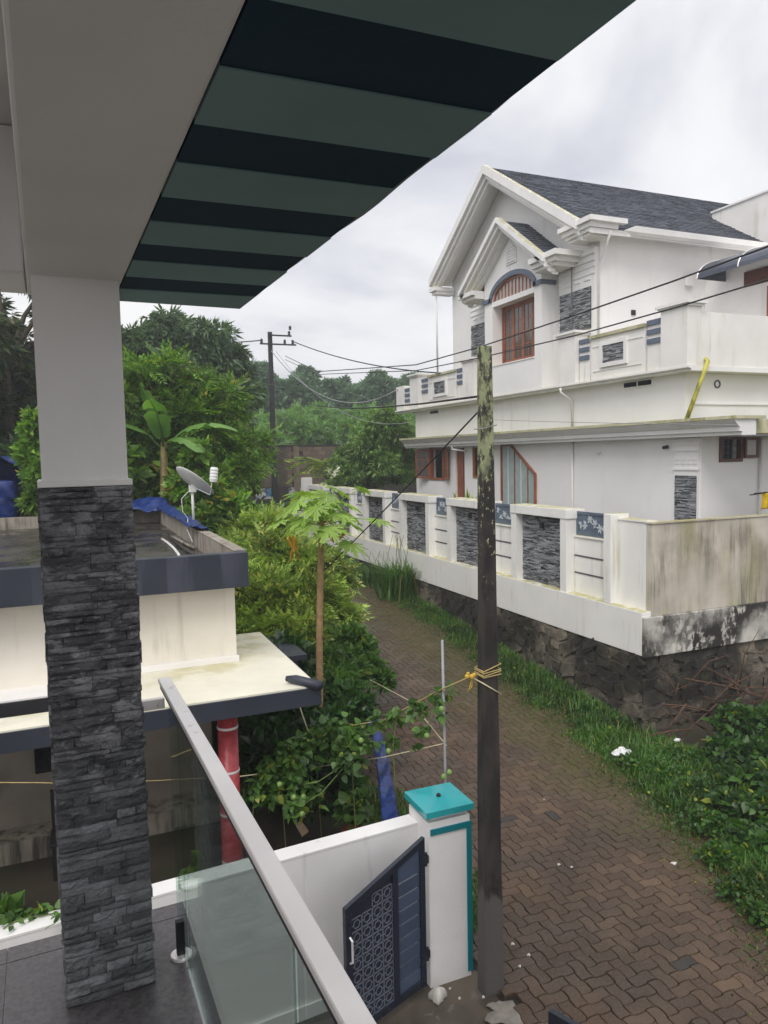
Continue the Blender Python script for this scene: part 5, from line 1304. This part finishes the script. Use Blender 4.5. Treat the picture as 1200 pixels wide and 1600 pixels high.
# banana plant
bn = thing('banana_plant', 'banana plant with torn broad leaves behind the flat roof', 'banana plant', (1.85, 17.3, gz(17)))
bx, by = 1.85, 17.3
MB().tube([(bx, by, gz(17)-.1), (bx+.02, by, 2.5), (bx+.03, by, 4.2), (bx+.05, by, 5.2)], [.16, .14, .11, .07], 12).build('stem', MAT['pseudostem'], bn, smooth=True)
def banana_leaf(az, el, L, Wd, bend, seed):
    rr = random.Random(seed); b = MB(); n = 16
    d = Vector((math.cos(az), math.sin(az), 0)); s = Vector((-math.sin(az), math.cos(az), 0)); P = []
    p = Vector((bx+.05, by, 5.0)); a = el
    for k in range(n+1):
        P.append(p.copy()); p = p+(d*math.cos(a)+Vector((0, 0, math.sin(a))))*L/n; a -= bend/n
    b.tube([P[0], P[n//3], P[2*n//3], P[n]], [.03, .02, .014, .004], 6)
    for sg in (-1, 1):
        o = len(b.v)
        for k in range(3, n+1):
            t = (k-3)/(n-3); w = Wd*math.sin(math.pi*min(1, t*.92+.06))**.6*(1-.15*rr.random())
            b.v += [tuple(P[k]), tuple(P[k]+s*sg*w*.55+Vector((0, 0, .08*w))), tuple(P[k]+s*sg*w+Vector((0, 0, -.22*w+rr.uniform(-.03, .03))))]
        for k in range(n-3):
            if rr.random() < .12: continue
            q = o+3*k; b.f += [(q, q+1, q+4, q+3), (q+1, q+2, q+5, q+4)]
    b.build('leaf', LM['banana'], bn, smooth=True)
for i, (az, el, L, Wd, bd_) in enumerate([(-1.9, 1.25, 1.7, .30, 1.1), (-.4, .95, 1.9, .34, 1.5), (2.9, 1.0, 1.9, .3, 1.5), (.3, .35, 1.7, .26, .9), (-2.6, 1.45, 1.6, .28, .5), (-1.1, .7, 1.6, .3, 1.6), (1.6, 1.1, 1.8, .3, 1.2)]): banana_leaf(az, el, L, Wd, bd_, i)

# ------------------------------------------------------------------ feathery shrub beside the lane
c = []
for (px, py, y, r) in [(405, 812, 15.2, .5), (440, 800, 15.0, .5), (395, 850, 14.2, .55), (450, 850, 13.6, .6), (500, 850, 13.4, .5), (540, 870, 13.6, .5), (400, 900, 13.2, .55), (450, 910, 12.6, .6), (510, 910, 12.6, .6), (550, 930, 12.8, .45), (430, 960, 12.2, .55), (490, 970, 11.8, .6), (540, 985, 12.0, .45), (470, 1020, 11.4, .5), (520, 1030, 11.2, .5)]:
    q = ony(px-(px-360)*.16-8, py+34, y); c.append((q.x, q.y, q.z, r*.74, r*.74, r*.55))
for i in range(2):
    sub = [q for k, q in enumerate(c) if (k % 2) == i]
    tree('feathery_shrub', ['tall feathery yellow green shrub behind the papaya trunk', 'feathery shrub drooping over the lane beside the papaya'][i], 'shrub', (3.2+.7*i, 13.0-.5*i, gz(13)), sub, 2500, .36, PN, LM['feather'], MAT['bark'], .06, 40+i, crown='foliage', shell=.6, down=.35, out=.9, rnd=.4, sv=.2, upcut=-.1)
c = []
for (px, py, y, r) in [(548, 1005, 11.2, .3), (540, 1050, 10.6, .36), (578, 1045, 10.9, .2), (525, 1075, 10.2, .36), (560, 1015, 11.6, .28), (505, 1060, 10.6, .42), (600, 1062, 10.6, .12)]:
    q = ony(px, py, y); c.append((q.x, q.y, q.z, r, r, r*.9))
tree('trailing_shrub', 'bushy bright leaved shrub leaning onto the pavers', 'shrub', (3.9, 10.9, gz(10.9)), c, 2200, .14, W5, LM['vine'], MAT['bark'], .04, 44, crown='foliage', shell=.4)
c = []
for (px, py, y, r) in [(430, 1130, 9.6, .5), (480, 1180, 9.3, .45), (420, 1200, 9.0, .4), (470, 1110, 10.0, .5), (540, 1120, 9.6, .4), (520, 1230, 8.6, .35), (440, 1060, 10.8, .6)]:
    q = ony(px, py, y); c.append((q.x, q.y, max(.3, q.z), r, r, r))
tree('shade_shrub', 'dark shaded shrub filling the bed under the cream slab', 'shrub', (2.5, 9.4, 0), c, 2200, .17, W5, LM['under'], MAT['bark'], .04, 45, crown='foliage', shell=.3)
# small fern fronds near the papaya
fr_ = thing('fern', 'arching fern fronds beside the papaya trunk', 'fern', (3.15, 9.9, 0))
pts = np.array([tuple(ony(525, 1085, 9.9))]*9); dd = np.array([(math.cos(a), math.sin(a)*.5, .55) for a in np.linspace(-.6, 3.6, 9)])
V, F = foliage(pts, dd, np.full(9, .55), t_pinnate(14, .16, .3, .5, 4), 3, 1., .2)
obj('frond_cluster', np_mesh('frond_cluster', V, F, 3), LM['vine'], fr_)
MB().tube([(3.15, 9.9, -.05), tuple(ony(525, 1085, 9.9))], .03, 6).build('stem', MAT['stem_g'], fr_)

# ------------------------------------------------------------------ papaya
pp = thing('papaya_tree', 'slender papaya tree with lobed leaves and yellow withered leaf', 'tree', (2.97, 9.58, 0))
ptop = ony(503, 812, 9.58); tp = [Vector((2.96, 9.58, -.1)), ony(500, 1200, 9.58), ony(499, 1000, 9.58), ony(501, 880, 9.58), ptop]
tp[0] = Vector((tp[1].x-.01, 9.58, -.1))
MB().tube(tp, [.062, .055, .048, .043, .034], 12).build('trunk', MAT['papaya_bark'], pp, smooth=True)
rr = random.Random(5); sc_ = MB()
for k in range(46):
    z = .3+k*.075; t_ = (z-tp[0].z)/(ptop.z-tp[0].z); a = rr.uniform(0, 6.28); q = tp[1].lerp(tp[4], max(0, min(1, t_)))
    sc_.ball((tp[1].x+(ptop.x-tp[1].x)*t_+.046*math.cos(a), 9.58+.046*math.sin(a), z), .012, 6, 4, (1, 1, .5))
sc_.build('leaf_scars', MAT['papaya_bark'], pp, kind='stuff')
def papaya_leaf(az, el, L, R, seed, m, tilt=None):
    rr = random.Random(seed); b = MB()
    d = Vector((math.cos(az)*math.cos(el), math.sin(az)*math.cos(el), math.sin(el))); p0 = ptop+Vector((0, 0, rr.uniform(-.08, .05)))
    p1 = p0+d*L*.55+Vector((0, 0, .03)); p2 = p0+d*L+Vector((0, 0, -.06*L))
    b.tube([p0, p1, p2], [.011, .008, .006], 6)
    h = Vector((math.cos(az), math.sin(az), 0)); nrm = (Vector((0, 0, 1))+h*.35+Vector((rr.uniform(-.25, .25), rr.uniform(-.25, .25), 0))).normalized() if tilt is None else Vector(tilt).normalized()
    y = (h-nrm*h.dot(nrm)).normalized(); x = y.cross(nrm)
    out = []
    nl = 9
    for k in range(nl):
        th = math.radians(-155+310*k/(nl-1)); lr = R*(1-.32*abs(th)/math.pi)*rr.uniform(.9, 1.08)
        for (da, r_) in ((-17, .26), (-13, .50), (-17, .66), (-8, .60), (-7, .80), (-2, .82), (0, 1.0), (2, .82), (7, .80), (8, .60), (17, .66), (13, .50)):
            out.append((th+math.radians(da), lr*r_))
    o = len(b.v); b.v.append(tuple(p2))
    for (th, r_) in out:
        q = r_/R; b.v.append(tuple(p2+(y*math.cos(th)+x*math.sin(th))*r_-nrm*(.30*R*q*q)+nrm*.03*R*math.sin(th*9)))
    n = len(out); b.f += [(o, o+1+k, o+1+(k+1) % n) for k in range(n)]
    b.build('leaf', m, pp)
rr = random.Random(9)
for k in range(17):
    az = k*2.4; lv_ = k/17
    papaya_leaf(az, math.radians(62-75*lv_)+rr.uniform(-.1, .1), rr.uniform(.36, .66), rr.uniform(.28, .38), k, LM['papaya'])
papaya_leaf(-.5, .15, .78, .27, 31, LM['papaya']); papaya_leaf(-.9, -.45, .5, .32, 32, LM['papaya']); papaya_leaf(3.3, .1, .62, .28, 33, LM['papaya']); papaya_leaf(.2, .62, .80, .2, 34, LM['papaya']); papaya_leaf(-2.2, .0, .5, .28, 35, LM['papaya'])
def withered(px, py, y, L, seed):
    rr = random.Random(seed); b = MB(); p = ony(px, py, y)
    b.tube([ptop-Vector((0, 0, .05)), ptop.lerp(p, .6)+Vector((0, 0, .08)), p], .006, 6)
    for k in range(7):
        a = k*.9+rr.uniform(-.3, .3); q = Vector((math.cos(a), math.sin(a), 0)); s = Vector((-math.sin(a), math.cos(a), 0)); l_ = L*rr.uniform(.4, 1.15); o = len(b.v)
        for j in range(6):
            t = j/5; c_ = p+q*(.07*math.sin(t*2.2+.4*k))+Vector((.02*rr.uniform(-1, 1), 0, -l_*t)); w = .02*math.sin(math.pi*(.12+.85*t))*rr.uniform(.4, 1.5)
            b.v += [tuple(c_-s*w), tuple(c_+q*.012), tuple(c_+s*w)]
        for j in range(5): b.f += [(o+3*j, o+3*j+1, o+3*j+4, o+3*j+3), (o+3*j+1, o+3*j+2, o+3*j+5, o+3*j+4)]
    b.build('withered_leaf', LM['papaya_y'], pp)
withered(457, 838, 9.3, .30, 1); withered(520, 828, 9.45, .16, 2); withered(534, 832, 9.5, .13, 3)

# ------------------------------------------------------------------ passion vine on its lines
vn = thing('passion_vine', 'fruiting passion vine hanging from the yellow line behind the low wall', 'vine', (2.7, 7.6, 0))
r = np.random.RandomState(3); segs = []
px_pts = [(400, 1235, 7.7, .16), (420, 1215, 7.8, .2), (445, 1195, 7.9, .24), (470, 1180, 8.0, .26), (500, 1160, 8.1, .22), (530, 1150, 7.9, .24), (555, 1150, 7.6, .18), (590, 1128, 7.4, .1), (620, 1120, 7.1, .1), (650, 1110, 6.9, .12), (680, 1100, 6.7, .1), (450, 1230, 7.7, .22), (480, 1240, 7.7, .2), (460, 1265, 7.5, .13), (545, 1190, 7.4, .18), (575, 1165, 7.3, .08), (610, 1160, 7.2, .07), (420, 1250, 7.6, .12), (700, 1085, 6.6, .07), (690, 1120, 6.6, .05), (660, 1140, 6.7, .06), (698, 1160, 6.6, .04), (645, 1170, 6.8, .05)]
c = []
for (px, py, y, q) in px_pts:
    w = ony(px, py, y); c.append((w.x, w.y, w.z, q, q, q*.8))
mk_leaves('foliage', c, 1700, .085, SH, LM['vine'], vn, 50, shell=.15, down=.6, out=.5, rnd=.7)
b = MB(); rr = random.Random(14)
for k in range(len(px_pts)-1):
    a, d = Vector(c[k][:3]), Vector(c[rr.randrange(len(c))][:3])
    if (a-d).length < .8: b.tube([a, a.lerp(d, .5)-Vector((0, 0, .08)), d], .006, 5)
for k in range(5):
    a = Vector(c[k*2][:3]); b.tube([a, a-Vector((.05, 0, .3)), (a.x, a.y, 0)], .006, 5)
b.build('stem', MAT['stem_g'], vn)
for (px, py, y) in [(459, 1246, 7.3), (474, 1245, 7.3), (472, 1272, 7.25), (564, 1157, 7.1), (607, 1174, 6.9), (667, 1150, 6.55), (437, 1226, 7.4), (690, 1108, 6.5), (702, 1207, 6.55), (693, 1214, 6.5)]:
    q = ony(px, py, y); MB().ball(tuple(q), .03, 12, 8, (1, 1, 1.1)).build('fruit', MAT['fruit'], vn, smooth=True)
pot = thing('flower_pot', 'terracotta pot with leafy plant under the vine', 'pot', (2.75, 7.9, 0))
q = ony(553, 1218, 7.9)
MB().lathe((q.x, 7.9, 0), [(.11, 0), (.15, .34), (.165, .35), (.165, .40), (.14, .40), (.13, .36)], 20).build('pot', MAT['terracotta'], pot, smooth=False)
mk_leaves('foliage', [(q.x, 7.9, .62, .2, .2, .22)], 160, .1, SH, LM['vine'], pot, 61, shell=.1)
MB().tube([(q.x, 7.9, .3), (q.x, 7.9, .6)], .012, 6).build('stem', MAT['stem_g'], pot)

# ------------------------------------------------------------------ trees by and behind the block wall
c = blobs(50, 26, (11.15, 27.0, 4.75), (1.75, 1.1, 1.5), .66)
tree('round_tree', 'dense dark round tree over the boundary wall beside the white house', 'tree', (10.9, 27.4, gz(27)), c, 6800, .22, W7, LM['dark'], MAT['bark'], .14, 50, shell=.4, down=.5)
fb_ = thing('flowering_bush', 'bush with white flower heads on the far end of the boundary wall', 'bush', (9.3, 26.8, 1.8))
c = blobs(51, 7, (9.25, 26.9, 4.0), (.35, .6, .75), .32)
mk_leaves('foliage', c, 700, .15, W5, LM['dark'], fb_, 51); limbs((9.3, 26.9, 1.8), c, .03, 51).build('stem', MAT['bark'], fb_)
rr = random.Random(6)
for k in range(14):
    cl_ = rr.choice(c); d = Vector((-.8, -.6, rr.uniform(-.6, .8))).normalized()
    pts = np.array([tuple(Vector(cl_[:3])+d*cl_[3]*1.15+Vector((rr.gauss(0, .06), rr.gauss(0, .06), rr.gauss(0, .06)))) for _ in range(16)])
    V, F = foliage(pts, np.random.RandomState(k).randn(16, 3)+[0, 0, .6], np.full(16, .13), SH, k); obj('flower_head', np_mesh('flower_head', V, F, 3), LM['flower'], fb_)
pm = thing('young_palm', 'young palm with yellow green fronds behind the flowering bush', 'palm', (10.3, 31, gz(31)))
MB().tube([(10.3, 31, gz(31)-.1), (10.3, 31, 4.4)], [.12, .09], 10).build('trunk', MAT['bark'], pm)
for k in range(11):
    a = k*2.4; V, F = foliage(np.array([(10.3, 31, 4.4)]), np.array([(math.cos(a), math.sin(a), .9-.08*k)]), np.array([1.5]), t_pinnate(22, .32, .12, .7, k), k, 1, .05)
    obj('frond', np_mesh('frond', V, F, 3), LM['feather'], pm)
# lighter trees behind the block wall
MESHES = []
def proto_tree(name, seed, h, rad, n, size, tmpl, m, bark, tr_h, label, group, nb=14, **kw):
    c = blobs(seed, nb, (0, 0, h*.68), (rad*.8, rad*.8, h*.26), rad*.42)
    return tree(name, label, 'tree', (0, 0, 0), c, n, size, tmpl, m, bark, .13, seed, group, joint=(0, 0, tr_h), **kw)
def place(proto, spots, labels=None):
    for i, (x, y, s, rz) in enumerate(spots):
        o = proto if i == 0 else copy_tree(proto)
        o.location = (x, y, gz(y)-.1); o.rotation_euler = (0, 0, rz); o.scale = (s, s, s)
        if labels: o['label'] = labels[i]
ma = proto_tree('orchard_tree', 71, 5.6, 2.6, 2800, .55, PN2, LM['mid'], MAT['bark'], 1.8, 'pale green leafy tree rising behind the block wall', 'pale trees behind the block wall', shell=.4, down=.35)
place(ma, [(9.2, 40.5, .78, 0), (12.4, 42, .88, 1.1), (15.2, 40.8, .80, 2.2), (17.2, 44, .95, 3.0), (13.8, 46.5, .98, 4.0), (9.6, 46, .9, 5.0), (6.2, 43, .8, 2.6), (20.5, 43, .9, .6)])
ru = [proto_tree('rubber_tree', 80+k, 10.0+k*.4, 2.7, 2600, .52, W6, LM['rubber'], MAT['bark'], 5., 'tall slim rubber tree in the wood behind the houses', 'rubber trees in the far wood', nb=16, shell=.35, down=.3, sv=.25) for k in range(3)]
spots = []; rr = random.Random(33)
for row, y in enumerate((53, 58, 63, 68)):
    for k in range(17):
        x = 3+row*2.2+k*3.1+rr.uniform(-.8, .8); spots.append((x, y+rr.uniform(-1.2, 1.2), rr.uniform(.74, .86)*(1+.05*row), rr.uniform(0, 6.28)))
for k in range(3): place(ru[k], spots[k::3])
rr = random.Random(34)
hb_ = proto_tree('hill_tree', 90, 7., 3.0, 2400, .6, W6, LM['tall'], MAT['bark'], 3, 'dark leafy tree in the row behind the flat roofed house', 'trees behind the flat roofed house', nb=14, shell=.35)
place(hb_, [(-9, 30, 1.1, 0), (-4.5, 32, 1.15, 1), (0.5, 33, 1.1, 2), (4.6, 39, 1.0, 3), (-13, 36, 1.3, 4), (26, 36, 1.1, 5), (31, 39, 1.2, 1.5), (-18, 28, 1.2, 2), (-8, 24, .95, 1.2)])

# ------------------------------------------------------------------ verge, weeds, twigs
def verge_x(y): return float(np.interp(y, [3, 5.8, 9.2, 12.6, 17.5, 24, 34], [5.3, 6.4, 7.3, 7.6, 7.95, 8.05, 8.1]))
def blades(N, fx, hmin, hmax, seed, w=.012):
    r = np.random.RandomState(seed); pts, hs_ = fx(r, N); n = len(pts)
    a = r.rand(n)*6.28; lean = r.uniform(.15, .9, n); h = hs_*r.uniform(hmin, hmax, n)
    dx = np.stack([np.cos(a), np.sin(a), np.zeros(n)], 1); sx_ = np.stack([-np.sin(a), np.cos(a), np.zeros(n)], 1); ww = w*(1+h*2.5)
    up = np.array([0, 0, 1.])
    p0, p1 = pts-sx_*ww[:, None], pts+sx_*ww[:, None]; m0 = pts+up*(h*.6)[:, None]+dx*(h*lean*.3)[:, None]
    q0, q1 = m0-sx_*(ww*.7)[:, None], m0+sx_*(ww*.7)[:, None]; tpp = pts+up*(h*(1-.25*lean))[:, None]+dx*(h*lean)[:, None]
    V = np.stack([p0, p1, q1, q0, tpp], 1).reshape(-1, 3); o = (np.arange(n)*5)[:, None, None]
    F = (np.array([(0, 1, 2), (0, 2, 3), (3, 2, 4)])[None]+o).reshape(-1, 3)
    return V, F
def nsin(x, y): return .5+.25*np.sin(2.1*x+1.3*y)+.25*np.sin(3.7*y-2.9*x+1)+.15*np.sin(9*y+7*x)
def verge(r, N):
    y = 4.2+23*r.rand(N)**1.5; x0 = np.interp(y, [3, 5.8, 9.2, 12.6, 17.5, 24, 34], [5.3, 6.4, 7.3, 7.6, 7.95, 8.05, 8.1])
    t = r.rand(N); x = x0-.35+(8.62-x0+.35)*t; dens = np.clip((x-x0+.25)/.6, .04, 1)*np.clip(nsin(x, y)*1.6, .15, 1)
    k = (r.rand(N) < dens) & ~((x > 8.55) & (y > 9.4)); x, y = x[k], y[k]
    return np.stack([x, y, np.interp(y, GK_Y, GK_Z)+.03], 1), np.clip((x-np.interp(y, [3, 5.8, 9.2, 12.6, 17.5, 24, 34], [5.3, 6.4, 7.3, 7.6, 7.95, 8.05, 8.1])+.3)/.7, .25, 1.15)
V, F = blades(90000, verge, .07, .26, 1, .006)
tag(obj('verge_grass', np_mesh('verge_grass', V, F, 3), LM['grass']), 'green grass along the foot of the rubble wall', None, kind='stuff')
r = np.random.RandomState(2); P, hsx = verge(r, 26000)
P[:, 2] += .02+.12*hsx*r.rand(len(P)); d = r.randn(len(P), 3)+[0, 0, .5]
V, F = foliage(P, d, .025+.04*r.rand(len(P))*hsx, SH, 5)
tag(obj('verge_weeds', np_mesh('verge_weeds', V, F, 3), LM['weed']), 'small broad leaved weeds among the verge grass', None, kind='stuff')
def left_strip(r, N):
    y = 6.1+6.0*r.rand(N); x = 3.25+.55*r.rand(N)**1.5*(1+.4*np.sin(y*3)); return np.stack([x, y, np.interp(y, GK_Y, GK_Z)+.03], 1), np.full(N, .8)
V, F = blades(9000, left_strip, .05, .2, 4, .006)
tag(obj('bed_grass', np_mesh('bed_grass', V, F, 3), LM['grass']), 'thin grass edging the planted bed beside the lane', None, kind='stuff')
def wall_strip(r, N):
    y = 35.3+.65*r.rand(N); x = 4+9*r.rand(N); return np.stack([x, y, np.interp(y, GK_Y, GK_Z)], 1), np.full(N, 1.)
V, F = blades(5000, wall_strip, .2, .5, 5, .02)
tag(obj('wall_foot_grass', np_mesh('wall_foot_grass', V, F, 3), LM['grass']), 'bright grass along the foot of the block wall', None, kind='stuff')
LM['moss'] = leafmat('olive_moss', rgb(70, 66, 30), rgb(106, 98, 46), big=.4, trans=.1)
r = np.random.RandomState(18); N = 26000; y = 4+17*r.rand(N)**1.5; x = np.interp(y, [3, 5.8, 9.2, 12.6, 17.5, 24], [5.3, 6.4, 7.3, 7.6, 7.95, 8.05])-np.abs(r.randn(N))*.42+.15
keep = r.rand(N) < np.clip(nsin(x*1.7, y*1.3)*1.5-.25, .08, 1); x, y = x[keep], y[keep]; N = len(x)
P = np.stack([x, y, np.interp(y, GK_Y, GK_Z)+.052], 1); V, F = foliage(P, r.randn(N, 3)+[0, 0, .5], .012+.022*r.rand(N), t_simple(.3), 16)
tag(obj('verge_moss', np_mesh('verge_moss', V, F, 3), LM['moss']), 'olive brown moss creeping over the pavers beside the verge', None, kind='stuff')
# moss and seedlings in the joints
r = np.random.RandomState(8); N = 2200; y = 4+18*r.rand(N)**1.4; x = np.interp(y, [3, 5.8, 9.2, 12.6, 17.5, 24], [5.3, 6.4, 7.3, 7.6, 7.95, 8.05])-np.abs(r.randn(N))*.25
P = np.stack([x, y, np.interp(y, GK_Y, GK_Z)+.05], 1); V, F = foliage(P, r.randn(N, 3)+[0, 0, .4], .012+.02*r.rand(N), SH, 6)
tag(obj('joint_moss', np_mesh('joint_moss', V, F, 3), LM['weed']), 'moss and seedlings between the pavers near the verge', None, kind='stuff')
def clump_grass(name, label, c, n, h, seed, spread):
    t = thing(name, label, 'grass clump', tuple(c))
    def fx(r, N): return np.stack([c[0]+spread*r.randn(N), c[1]+spread*r.randn(N), np.full(N, c[2]-.03)], 1), np.ones(N)
    V, F = blades(n, fx, h*.5, h*1.15, seed, .007); obj('blades', np_mesh('blades', V, F, 3), LM['grass'], t)
    b = MB(); rr = random.Random(seed)
    for k in range(9):
        x, y = c[0]+rr.gauss(0, spread), c[1]+rr.gauss(0, spread); b.tube([(x, y, c[2]), (x+rr.uniform(-.1, .1), y, c[2]+h*.8), (x+rr.uniform(-.35, .2), y-.1, c[2]+h*1.45)], .006, 4)
    b.build('seed_stalk', MAT['stem_g'], t)
clump_grass('tall_grass', 'tall seeding grass clump against the white boundary wall', (8.25, 18.6, gz(18.6)), 420, 1.25, 3, .22)
clump_grass('tall_grass', 'shorter grass clump in the verge beyond the seeding grass', (8.2, 20.4, gz(20.4)), 300, .7, 4, .25)
# creeper bush on the right
c = []
for (px, py, y, q) in [(1150, 1125, 8.3, .34), (1195, 1135, 8.1, .4), (1130, 1175, 7.9, .3), (1180, 1190, 7.6, .42), (1240, 1180, 7.7, .5), (1160, 1240, 7.2, .34), (1200, 1255, 7.0, .42), (1140, 1290, 6.7, .3), (1190, 1320, 6.4, .36), (1240, 1300, 6.6, .5), (1165, 1360, 6.1, .26), (1215, 1385, 5.9, .34)]:
    w = ony(px, py, y); c.append((w.x, w.y, max(.15, w.z-.05), q, q, q*.85))
cb2 = thing('creeper_bush', 'tangled bush of broad green creeper leaves beside the lane', 'bush', (8.0, 7.2, 0))
mk_leaves('foliage', c, 5200, .095, SH, LM['weed'], cb2, 70, shell=.35, out=.6, rnd=.6, down=.25, sv=.35)
mk_leaves('foliage', c, 1200, .09, W5, LM['under'], cb2, 71, shell=.1)
b = MB(); rr = random.Random(15)
for q in c:
    for k in range(3): b.tube([(q[0]+rr.uniform(-.2, .2), q[1]+rr.uniform(-.2, .2), 0), (q[0]+rr.uniform(-.2, .2), q[1], q[2]*.6), (q[0]+rr.uniform(-.2, .2), q[1], q[2]+q[5]*.7)], .008, 5)
b.build('stem', MAT['bark'], cb2)
lw = []
for (px, py, y, q) in [(1050, 1215, 7.9, .22), (1090, 1240, 7.4, .25), (1020, 1200, 8.3, .2), (1100, 1290, 6.8, .22), (1080, 1190, 8.2, .25), (1120, 1340, 6.3, .18), (985, 1195, 8.6, .16), (1150, 1395, 5.8, .16), (1185, 1430, 5.55, .14)]:
    w = onz(px, py, .12); lw.append((w.x, w.y, .12, q*1.2, q*1.2, q*.75))
mk_leaves('low_weeds', lw, 4200, .05, SH, LM['weed'], None, 72, shell=.2, upcut=-.2)
tag(bpy.data.objects['low_weeds'], 'low weeds spreading from the creeper bush over the lane edge', None, kind='stuff')
# dry twig pile
tg = thing('twig_pile', 'pile of dry brown branches against the rubble corner', 'branches', (9.2, 9.0, 0))
rr = random.Random(77); b = MB()
for k in range(46):
    s = Vector((rr.uniform(8.7, 10.6), rr.uniform(8.3, 9.25), rr.uniform(.15, .95))); d = Vector((rr.uniform(-1, 1), rr.uniform(-.5, .3), rr.uniform(-.35, .6))).normalized()*rr.uniform(.4, 1.1)
    m_ = s+d*.5+Vector((rr.uniform(-.1, .1), rr.uniform(-.1, .1), rr.uniform(-.05, .15)))
    b.tube([s, m_, s+d], [rr.uniform(.008, .018), .009, .004], 5)
b.build('branch', MAT['twig'], tg, smooth=True)
for k, (p0, p1) in enumerate((((1015, 1150), (1080, 1140)), ((1010, 1162), (1062, 1162)), ((1050, 1170), (1120, 1100)), ((1070, 1060), (1200, 1090)), ((1035, 1100), (1110, 1112)))):
    A_, B_ = ony(p0[0], p0[1], 8.9), ony(p1[0], p1[1], 8.7); MB().tube([A_, A_.lerp(B_, .5)+Vector((0, 0, .03)), B_], [.012, .014, .016], 6).build('branch', MAT['twig'], tg, smooth=True)
# plants on our low wall, porch bed, yard plant
c = [(-.75, 6.35, .9, .35, .3, .35), (-1.2, 6.4, .8, .4, .3, .4), (-.45, 6.5, .6, .3, .3, .3)]
tree('bed_shrub', 'light green shrub behind the low white wall near the porch', 'shrub', (-.8, 6.4, 0), c, 500, .12, W5, LM['vine'], MAT['bark'], .03, 46, crown='foliage')
wc = []
for (px, py) in [(20, 1440), (45, 1432), (65, 1430), (90, 1425), (100, 1440), (5, 1450)]:
    w = onz(px, py, 1.47); wc.append((w.x, w.y, 1.48, .07, .06, .03))
wv = thing('wall_creeper', 'small creeper leaves lying on the low white wall top', 'creeper', (-.4, 5.85, 1.455))
mk_leaves('foliage', wc, 60, .06, SH, LM['vine'], wv, 47); b = MB()
b.tube([Vector(q[:3])-Vector((0, 0, .015)) for q in sorted(wc)], .005, 5).build('stem', MAT['stem_g'], wv)
yp = thing('yard_plant', 'pale spiky plant showing above the boundary wall by the pole', 'plant', (9.6, 17.5, 1.86))
r = np.random.RandomState(4); pts = np.tile(np.array([[9.6, 17.5, 3.2]]), (40, 1))+r.randn(40, 3)*[.12, .35, .05]
V, F = foliage(pts, r.randn(40, 3)*.6+[0, 0, 1], np.full(40, .65)*r.uniform(.7, 1.1, 40), t_simple(.14, .03, .1), 9); obj('foliage', np_mesh('foliage', V, F, 3), LM['feather'], yp)
MB().tube([(9.6, 17.5, 1.8), (9.6, 17.5, 3.25)], .05, 8).build('stem', MAT['bark'], yp)
# gravel by the porch
r = np.random.RandomState(12); gv_ = MB()
pb = MB().ball((0, 0, 0), 1, 6, 4); PV = np.array(pb.v); N = 2600
pos_ = np.stack([r.uniform(-2.2, 1.6, N), r.uniform(6.0, 8.2, N), np.full(N, .01)], 1); s = r.uniform(.012, .035, N)
tris = []
for f in pb.f: 
    for k in range(1, len(f)-1): tris.append((f[0], f[k], f[k+1]))
V = pos_[:, None, :]+PV[None]*s[:, None, None]*np.array([1.2, 1, .6]); F = np.array(tris)[None]+(np.arange(N)*len(PV))[:, None, None]
MAT['gravel'] = mat('grey_gravel', rgb(112, 108, 104), .7, .4, 30)
tag(obj('gravel', np_mesh('gravel', V.reshape(-1, 3), F.reshape(-1, 3), 3), MAT['gravel']), 'grey gravel before the porch behind the low white wall', None, kind='stuff')
# ------------------------------------------------------------------ damp air that pales the far wood
def haze_material():
    m = bpy.data.materials.new('damp_air'); m.use_nodes = True; nt = m.node_tree; nt.nodes.clear()
    out = nt.nodes.new('ShaderNodeOutputMaterial'); v = nt.nodes.new('ShaderNodeVolumePrincipled')
    v.inputs['Color'].default_value = (.93, .95, .98, 1); v.inputs['Density'].default_value = .0028; v.inputs['Anisotropy'].default_value = .2
    nt.links.new(v.outputs[0], out.inputs['Volume']); return m
hz = MB().box(-125, 205, -65, 265, -1.5, 21).build('haze', haze_material()); tag(hz, 'thin pale damp air over the lane and wood', None, kind='stuff')
